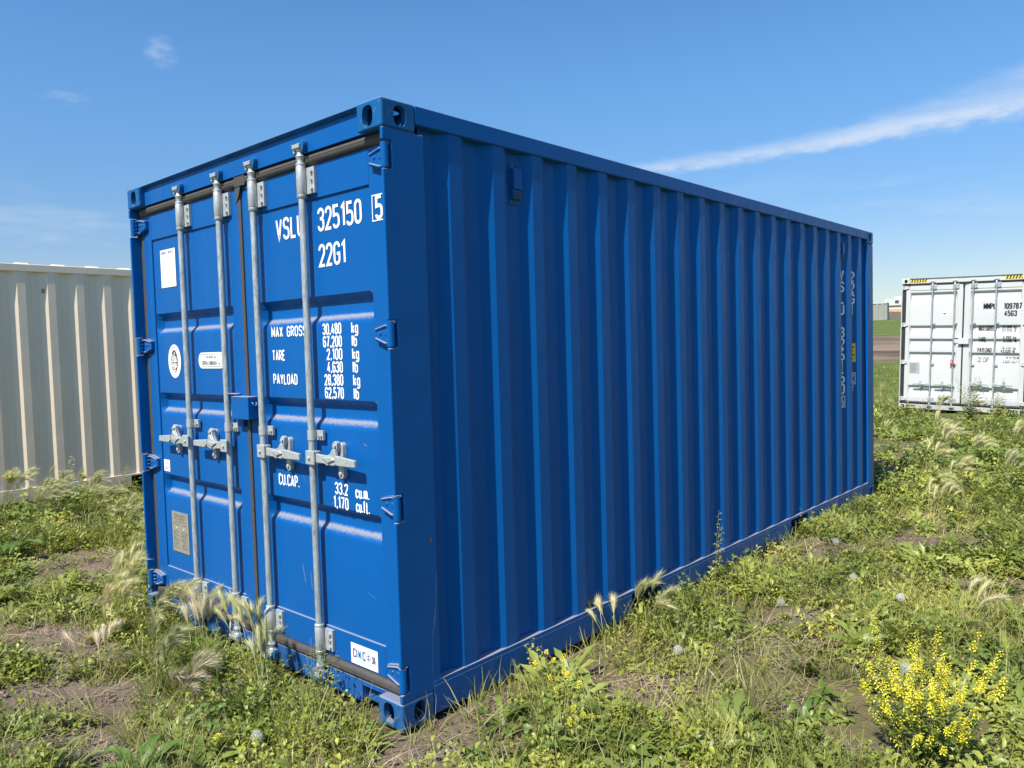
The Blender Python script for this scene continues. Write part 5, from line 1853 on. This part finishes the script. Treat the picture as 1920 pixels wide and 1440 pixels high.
WEST = PI * 0.98
FOX = [
    (-2.28, -0.34, 0.27, 8, 0.4, 'pale foxtail clump left of the door end, by the bare path', False),
    (-2.62, -0.05, 0.34, 7, 1.9, "tall foxtail clump against the blue container's left bottom corner", False),
    (-2.40, -0.22, 0.33, 6, 0.6, "grassy foxtail clump in front of the left corner casting", False),
    (-1.24, -0.47, 0.29, 10, 0.3, 'largest yellow foxtail clump in front of the blue doors', False),
    (-1.42, -0.16, 0.26, 9, 2.6, 'pinkish foxtail clump below the second rod', True),
    (-0.98, -0.10, 0.32, 9, 2.9, 'foxtail clump leaning left below the third rod', False),
    (-1.78, -0.10, 0.28, 6, 0.5, 'small foxtail clump in front of the first rod', False),
    (-0.75, -0.22, 0.28, 7, 2.7, 'foxtail clump left of the fourth rod', False),
    (-1.60, -0.62, 0.20, 4, 2.8, 'sparse low foxtail beside the trodden soil at the left', True),
    (-6.15, 0.55, 0.42, 16, 0.5, 'dense foxtail clump near the beige container, far left', False),
    (-5.75, 0.75, 0.40, 14, 0.5, 'foxtail clump second from the left below the beige container', False),
    (-5.15, 0.60, 0.40, 15, 0.6, 'windblown foxtail clump midway along the beige container', False),
    (-4.75, 0.95, 0.36, 9, 0.5, 'foxtail clump right of the windblown one before the beige container', False),
    (-3.40, 0.28, 0.34, 8, 0.8, "dry foxtail clump in the shade left of the blue doors", False),
    (-3.05, 0.05, 0.26, 5, 0.5, 'thin foxtail clump between the bare path and the blue container', False),
    (0.10, 1.32, 0.20, 6, 2.9, 'curved foxtail clump beside the near end of the long side', False),
    (0.10, 1.62, 0.24, 6, 0.6, 'arching foxtail clump just before the fork pocket', False),
    (0.55, 6.55, 0.30, 10, 0.7, "foxtail clump right of the blue container's far end", False),
    (0.15, 7.35, 0.32, 10, 0.7, "foxtail clump behind the blue container's far corner", False),
    (0.70, 5.35, 0.26, 6, 0.9, 'foxtail clump in the open grass, far right', False),
    (-0.55, 10.5, 0.40, 14, 0.7, 'foxtail clump halfway to the white container', False),
    (-1.50, 14.6, 0.45, 16, 0.7, "foxtail clump below the white container's left door", False),
    (-1.05, 15.2, 0.45, 14, 0.6, "reddish foxtail clump below the white container's rods", True),
    (-6.60, 0.35, 0.42, 16, 0.5, 'foxtail clump at the far left frame edge below the beige rail', False),
    (-5.45, 0.25, 0.38, 14, 0.5, 'foxtail clump in front of the windblown one, left grass', False),
    (-4.45, 0.55, 0.34, 12, 0.6, 'windblown foxtail clump right of the beige row, above the bare path', False),
    (-4.05, 0.75, 0.34, 10, 0.7, 'foxtail clump nearest the bushy weeds at the blue left edge', False),
    (-1.95, -0.18, 0.28, 7, 0.3, 'short foxtail clump between the left casting and the largest yellow clump', False),
    (-0.92, -0.55, 0.24, 6, 0.4, 'foxtail clump among the pink clover', True),
    (0.95, 6.9, 0.34, 12, 0.7, 'pale foxtail clump in the right grass past the blue far end', False),
    (0.30, 8.6, 0.36, 14, 0.7, 'foxtail clump further back past the blue far end', False),
    (-0.20, 9.4, 0.38, 14, 0.7, 'windblown foxtails left of the halfway clump', False),
    (0.45, 10.2, 0.38, 12, 0.6, 'foxtail clump at the right frame edge below the white container', False),
    (1.50, 2.55, 0.20, 3, 0.5, 'lone foxtail in the weeds right of the seed heads', False),
]
for x, y, h, n, az, lab, pk in FOX:
    foxtail(x, y, h, n, az, lab, pk)


def dandelion_clock(x, y, h, lab):
    z = float(ground_z(x, y))
    root = empty('dandelion_seed_head', (x, y, z))
    tag(root, lab, 'dandelion', 'dandelion seed heads')
    lx, ly = U(-0.03, 0.03), U(-0.03, 0.03)
    top = Vector((lx, ly, h))
    MB().path([(0, 0, -0.02), (lx * 0.4, ly * 0.4, h * 0.5), top], 0.0022, 6).build('stem', LM['stem'], root, smooth='all')
    mb = MB()
    R_ = 0.023
    for i in range(95):
        zc = 1 - 2 * (i + 0.5) / 95
        ph = i * 2.39996
        s = math.sqrt(1 - zc * zc)
        d = Vector((s * math.cos(ph), s * math.sin(ph), zc))
        o = d.orthogonal().normalized()
        o2 = d.cross(o)
        mb.add([top + d * 0.004 - o * 0.0003, top + d * 0.004 + o * 0.0003, top + d * R_ * 0.85], [(0, 1, 2)])
        for q in range(4):
            a = q * PI / 2 + U(0, 1)
            e = o * math.cos(a) + o2 * math.sin(a)
            b = top + d * R_ * 0.82
            f = d.cross(e) * 0.0012
            mb.add([b - f, b + f, top + d * R_ * 1.02 + e * 0.006], [(0, 1, 2)])
    mb.build('puff', LM['fluff'], root, recalc=False)


for x, y, h, lab in (
        (1.19, 2.61, 0.13, 'round white seed head in the open weeds, right of centre'),
        (0.68, 2.22, 0.13, 'white seed head on a thin stem nearer the long side'),
        (0.52, 3.59, 0.13, 'white seed head farthest back, beside the blue long side'),
        (1.46, 1.63, 0.14, 'white seed head just left of the yellow flowering plant'),
        (-0.28, -0.46, 0.10, 'white seed head in front of the near corner casting'),
        (0.55, 1.30, 0.09, 'white seed head beside the bare soil patch'),
        (0.78, 3.0, 0.09, 'small white seed head in the dry grass by the long side')):
    dandelion_clock(x, y, h, lab)


def petal_head(mb, c, r, n, up=0.5, mi=0, ax=None):
    for i in range(n):
        ph = i * 2.39996
        t = (i + 0.5) / n
        el = PI / 2 * (1 - t) * 1.1 + up * 0.1
        d = Vector((math.cos(ph) * math.cos(el), math.sin(ph) * math.cos(el), math.sin(el)))
        leaf(mb, Vector(c) + d * r * 0.15, d, r * (0.75 + 0.25 * t), r * 0.34, 0.0, 0.05, mi)


def flower(nm, cat, grp, x, y, h, r, mat, lab, n=26):
    z = float(ground_z(x, y))
    root = empty(nm, (x, y, z))
    tag(root, lab, cat, grp)
    lx, ly = U(-0.02, 0.02), U(-0.02, 0.02)
    MB().path([(0, 0, -0.02), (lx * 0.5, ly * 0.5, h * 0.6), (lx, ly, h)], 0.0018, 5).build('stem', LM['stem'], root, smooth='all')
    mb = MB()
    petal_head(mb, (lx, ly, h), r, n)
    mb.build('blossom', LM[mat], root, recalc=False)


for x, y, h, lab in ((-1.18, -0.24, 0.12, 'yellow dandelion flower in the foxtails before the doors'),
                     (-0.40, -0.62, 0.10, 'yellow dandelion flower in the weeds at the bottom left'),
                     (-1.42, -0.98, 0.08, 'yellow dandelion flower at the left edge by bare soil'),
                     (1.02, 4.35, 0.08, 'yellow dandelion flower in the far right grass'),
                     (1.02, 2.02, 0.10, 'small yellow flower in the weeds right of the long side')):
    flower('dandelion_flower', 'dandelion', 'yellow dandelion flowers', x, y, h, 0.019, 'yellow', lab, 34)
CL = [(-1.12, -0.30), (-1.02, -0.27), (-0.96, -0.33), (-0.90, -0.24), (-0.85, -0.34), (-0.80, -0.26), (-1.0, -0.42), (-0.88, -0.45), (-0.74, -0.36), (-0.70, -0.22)]
for k, (x, y) in enumerate(CL):
    flower('clover_blossom', 'clover', 'pink clover blossoms before the doors', x, y, U(0.10, 0.15), 0.0125, 'pink', 'pale pink clover blossom in the patch before the blue doors')
CW = [(0.40, 1.50), (0.46, 1.42), (0.52, 1.52), (0.36, 1.62), (0.58, 1.60), (0.48, 1.70)]
for k, (x, y) in enumerate(CW):
    flower('clover_blossom', 'clover', 'white clover blossoms by the long side', x, y, U(0.09, 0.15), 0.011, 'whitep', 'small white clover blossom in the weeds beside the blue long side')
for k, (x, y) in enumerate([(1.86, 2.05), (1.92, 1.95), (1.80, 2.35)]):
    flower('clover_blossom', 'clover', 'pink clover blossoms at the right edge', x, y, U(0.10, 0.13), 0.0125, 'pink', 'pink clover blossom at the right edge behind the yellow plant')


def sweet_clover(x, y, h, ns, lab, spread=0.5):
    z = float(ground_z(x, y))
    root = empty('yellow_flowering_plant', (x, y, z))
    tag(root, lab, 'flowering plant', 'yellow flowering plants')
    st, lf = MB(), MB()
    for i in range(ns):
        a = i * 2.39996 + U(-0.3, 0.3)
        ln = spread * math.sqrt((i + U(0.1, 0.9)) / ns)
        L = h * U(0.65, 1.05)
        d = Vector((math.cos(a) * math.sin(ln), math.sin(a) * math.sin(ln), math.cos(ln)))
        d2 = Vector((math.cos(a) * math.sin(ln * 0.6), math.sin(a) * math.sin(ln * 0.6), math.cos(ln * 0.6)))
        mid = d * L * 0.55
        top = mid + d2 * L * 0.45
        st.path([(0, 0, -0.02), mid, top], 0.0020, 4, taper=0.5)
        for j in range(14):
            t = j / 14
            p = mid * (t * 1.6) if t < 0.6 else mid.lerp(top, (t - 0.6) * 1.4)
            aa = U(0, 2 * PI)
            for q in (-0.6, 0, 0.6):
                leaf(lf, p + Vector((math.cos(aa), math.sin(aa), 0.3)) * 0.012, (math.cos(aa + q), math.sin(aa + q), U(0, 0.6)), U(0.016, 0.028), U(0.008, 0.012), U(0, 0.3))
        for s in range(5 if ns > 8 else 1):
            mb = MB()
            aa = U(0, 2 * PI)
            dd = (d2 + Vector((math.cos(aa), math.sin(aa), 0.2)) * (0.5 if s else 0.05)).normalized()
            p0 = mid.lerp(top, 1.0 if s == 0 else U(-0.4, 0.9))
            SL = U(0.03, 0.085) * (1.0 if ns > 8 else 0.6)
            for j in range(22):
                t = (j + U(0, 1)) / 22
                ph = j * 2.39996
                o = dd.orthogonal().normalized()
                e = (o * math.cos(ph) + dd.cross(o) * math.sin(ph))
                c = p0 + dd * SL * t + e * 0.004
                leaf(mb, c, e + dd * 0.5 + Vector((0, 0, -0.2)), U(0.008, 0.013) * (1.1 - 0.5 * t), 0.0072, 0.2)
                leaf(mb, c, e + dd * 0.9, U(0.006, 0.010) * (1.1 - 0.5 * t), 0.006, 0.1)
            mb.build('flower_spike', LM['yellow'], root, recalc=False)
    st.build('stems', LM['stem'], root, smooth='all')
    lf.build('leaves', LM['weed'], root, recalc=False)


sweet_clover(1.70, 1.02, 0.47, 26, 'large bushy plant with many yellow flower spikes, bottom right', 0.78)
sweet_clover(0.36, 0.62, 0.13, 5, 'low yellow flowering plant in front of the bottom rail', 0.9)
sweet_clover(0.18, 0.72, 0.15, 5, "yellow flowering plant closest to the blue container's bottom rail", 0.8)
sweet_clover(0.58, 0.42, 0.10, 4, 'smallest yellow flowering plant nearest the bare soil by the casting', 0.9)


def tall_weed(x, y, h, ns, lab, lean=0.2, grp='tall weeds by the containers', leafsize=0.03, fl=None):
    z = float(ground_z(x, y))
    root = empty('tall_weed', (x, y, z))
    tag(root, lab, 'weed', grp)
    st, lf = MB(), MB()
    fm = MB()
    for i in range(ns):
        a = U(0, 2 * PI)
        ln = lean * U(0.3, 1.3)
        L = h * U(0.6, 1.0) if i else h
        d = Vector((math.cos(a) * math.sin(ln), math.sin(a) * math.sin(ln), math.cos(ln)))
        st.path([(0, 0, -0.02), d * L * 0.5 + Vector((U(-.01, .01), U(-.01, .01), 0)), d * L], 0.0024, 5, taper=0.4)
        n = int(L / 0.026)
        for j in range(n):
            t = 0.12 + 0.88 * j / n
            aa = j * 2.4 + a
            s = leafsize * U(0.8, 1.2) * (1.2 - 0.6 * t)
            p = d * L * t + Vector((math.cos(aa), math.sin(aa), 0.25)) * s * 0.4
            for q in (-0.65, 0, 0.65):
                leaf(lf, p, (math.cos(aa + q), math.sin(aa + q), U(0, 0.5)), s, s * 0.45, U(0, 0.4))
        if fl:
            petal_head(fm, d * L, 0.018, 20)
            for j in range(6):
                petal_head(fm, d * L * U(0.75, 0.98) + Vector((U(-.03, .03), U(-.03, .03), 0)), 0.014, 12)
    st.build('stems', LM['stem'], root, smooth='all')
    lf.build('leaves', LM['weed'], root, recalc=False)
    if fl:
        fm.build('flowers', LM[fl], root, recalc=False)


tall_weed(0.07, 2.60, 0.50, 3, 'tallest lone weed standing against the blue long side', 0.10, leafsize=0.024)
tall_weed(0.16, 2.15, 0.24, 5, 'leafy weed beside the fork pocket', 0.5)
tall_weed(0.18, 2.38, 0.20, 6, 'bushy weed between the fork pocket and the tall lone weed', 0.6)
tall_weed(0.16, 5.95, 0.34, 10, "bushy weed at the blue container's far bottom corner", 0.45)
tall_weed(-0.10, 6.45, 0.36, 10, "dark bushy weed behind the blue container's far corner", 0.45)
tall_weed(0.16, 5.2, 0.22, 8, 'low bushy weed against the rail near the far end', 0.6)
tall_weed(0.12, 4.3, 0.20, 6, 'low weed before the second fork pocket', 0.6)
tall_weed(-0.80, 14.2, 0.95, 9, 'tall weed with pale flowers before the white container', 0.35, leafsize=0.05, fl='whitep')
tall_weed(-0.45, 14.7, 0.85, 8, "pale flowered weed before the white container's right door", 0.35, leafsize=0.05, fl='whitep')
tall_weed(-0.40, -0.12, 0.30, 7, "feathery weed below the maker's sticker", 0.35, leafsize=0.02)
tall_weed(-0.30, -0.20, 0.34, 5, 'thin upright weed in front of the right hinge', 0.25, leafsize=0.016)
tall_weed(-0.52, -0.10, 0.32, 6, 'feathery weed at the foot of the fourth rod', 0.3, leafsize=0.018)
tall_weed(-1.15, -0.15, 0.30, 9, 'leafy weed at the foot of the door gap', 0.5, leafsize=0.022)
tall_weed(-2.05, -0.12, 0.28, 8, 'leafy weed at the foot of the left door', 0.5, leafsize=0.022)
tall_weed(-0.68, -0.35, 0.26, 9, 'bushy weed before the fourth rod, behind the pink clover', 0.6, leafsize=0.022)
tall_weed(-0.12, -0.28, 0.18, 8, 'low bushy weed before the near corner casting', 0.7, leafsize=0.022)
tall_weed(-4.25, 1.15, 0.34, 14, "bushy dark weed at the beige container's fork pocket", 0.7, leafsize=0.04)
tall_weed(-4.75, 1.55, 0.36, 14, 'bushy weed against the beige rail behind the foxtails', 0.7, leafsize=0.04)
tall_weed(-3.75, 0.95, 0.30, 14, "bright bushy weed left of the blue container's left edge", 0.7, leafsize=0.035)
tall_weed(-3.35, 0.75, 0.26, 12, 'leafy weed beside the blue left edge', 0.7, leafsize=0.035)
tall_weed(-6.5, 0.9, 0.55, 3, 'thin flowering weed before the beige corrugations, far left', 0.2, leafsize=0.03, fl='whitep')
tall_weed(-5.9, 1.2, 0.50, 2, 'thin weed standing right of the flowering one at the beige side', 0.15, leafsize=0.03)


def broad_leaf_plant(x, y, n, L, lab):
    z = float(ground_z(x, y))
    root = empty('broad_leaved_plant', (x, y, z))
    tag(root, lab, 'plant', 'broad leaved plants')
    for i in range(n):
        a = 2 * PI * i / n + U(-0.3, 0.3)
        h = Vector((math.cos(a), math.sin(a), 0))
        side = Vector((-h.y, h.x, 0))
        LL = L * U(0.7, 1.1)
        el = U(0.5, 1.15)
        p = Vector((0, 0, 0))
        rows = []
        K = 14
        for s in range(K + 1):
            t = s / K
            wd = LL * 0.11 * math.sin(PI * min(1, 0.02 + 0.98 * t ** 1.25)) ** 0.75 + 0.002 * (1 - t) + 0.0005
            wv = 0.006 * math.sin(s * 1.3 + i)
            rows.append([p - side * wd + Vector((0, 0, wd * 0.4 + wv)), p - side * wd * 0.5 + Vector((0, 0, wd * 0.12)), p, p + side * wd * 0.5 + Vector((0, 0, wd * 0.12)), p + side * wd + Vector((0, 0, wd * 0.4 - wv))])
            e = el - 1.5 * t * t - 0.2 * t
            p = p + (h * math.cos(e) + Vector((0, 0, math.sin(e)))) * (LL / K)
        MB().grid(rows).build('leaf', LM['dock'], root, smooth='all', recalc=False)


broad_leaf_plant(-0.52, -0.84, 9, 0.20, 'broad leaved green plant at the bottom edge, left of centre')
broad_leaf_plant(-4.55, -0.20, 12, 0.34, 'large dark broad leaved plant at the left edge')
broad_leaf_plant(1.22, 1.12, 4, 0.16, 'upright broad leaved plant left of the yellow flowers')
broad_leaf_plant(1.02, 0.95, 4, 0.15, 'small broad leaved plant near the bottom right bare soil')
broad_leaf_plant(0.02, -0.20, 5, 0.09, 'low broad leaved plant at the foot of the near corner casting')
broad_leaf_plant(0.40, 0.02, 5, 0.11, 'light green plant right of the near corner casting')
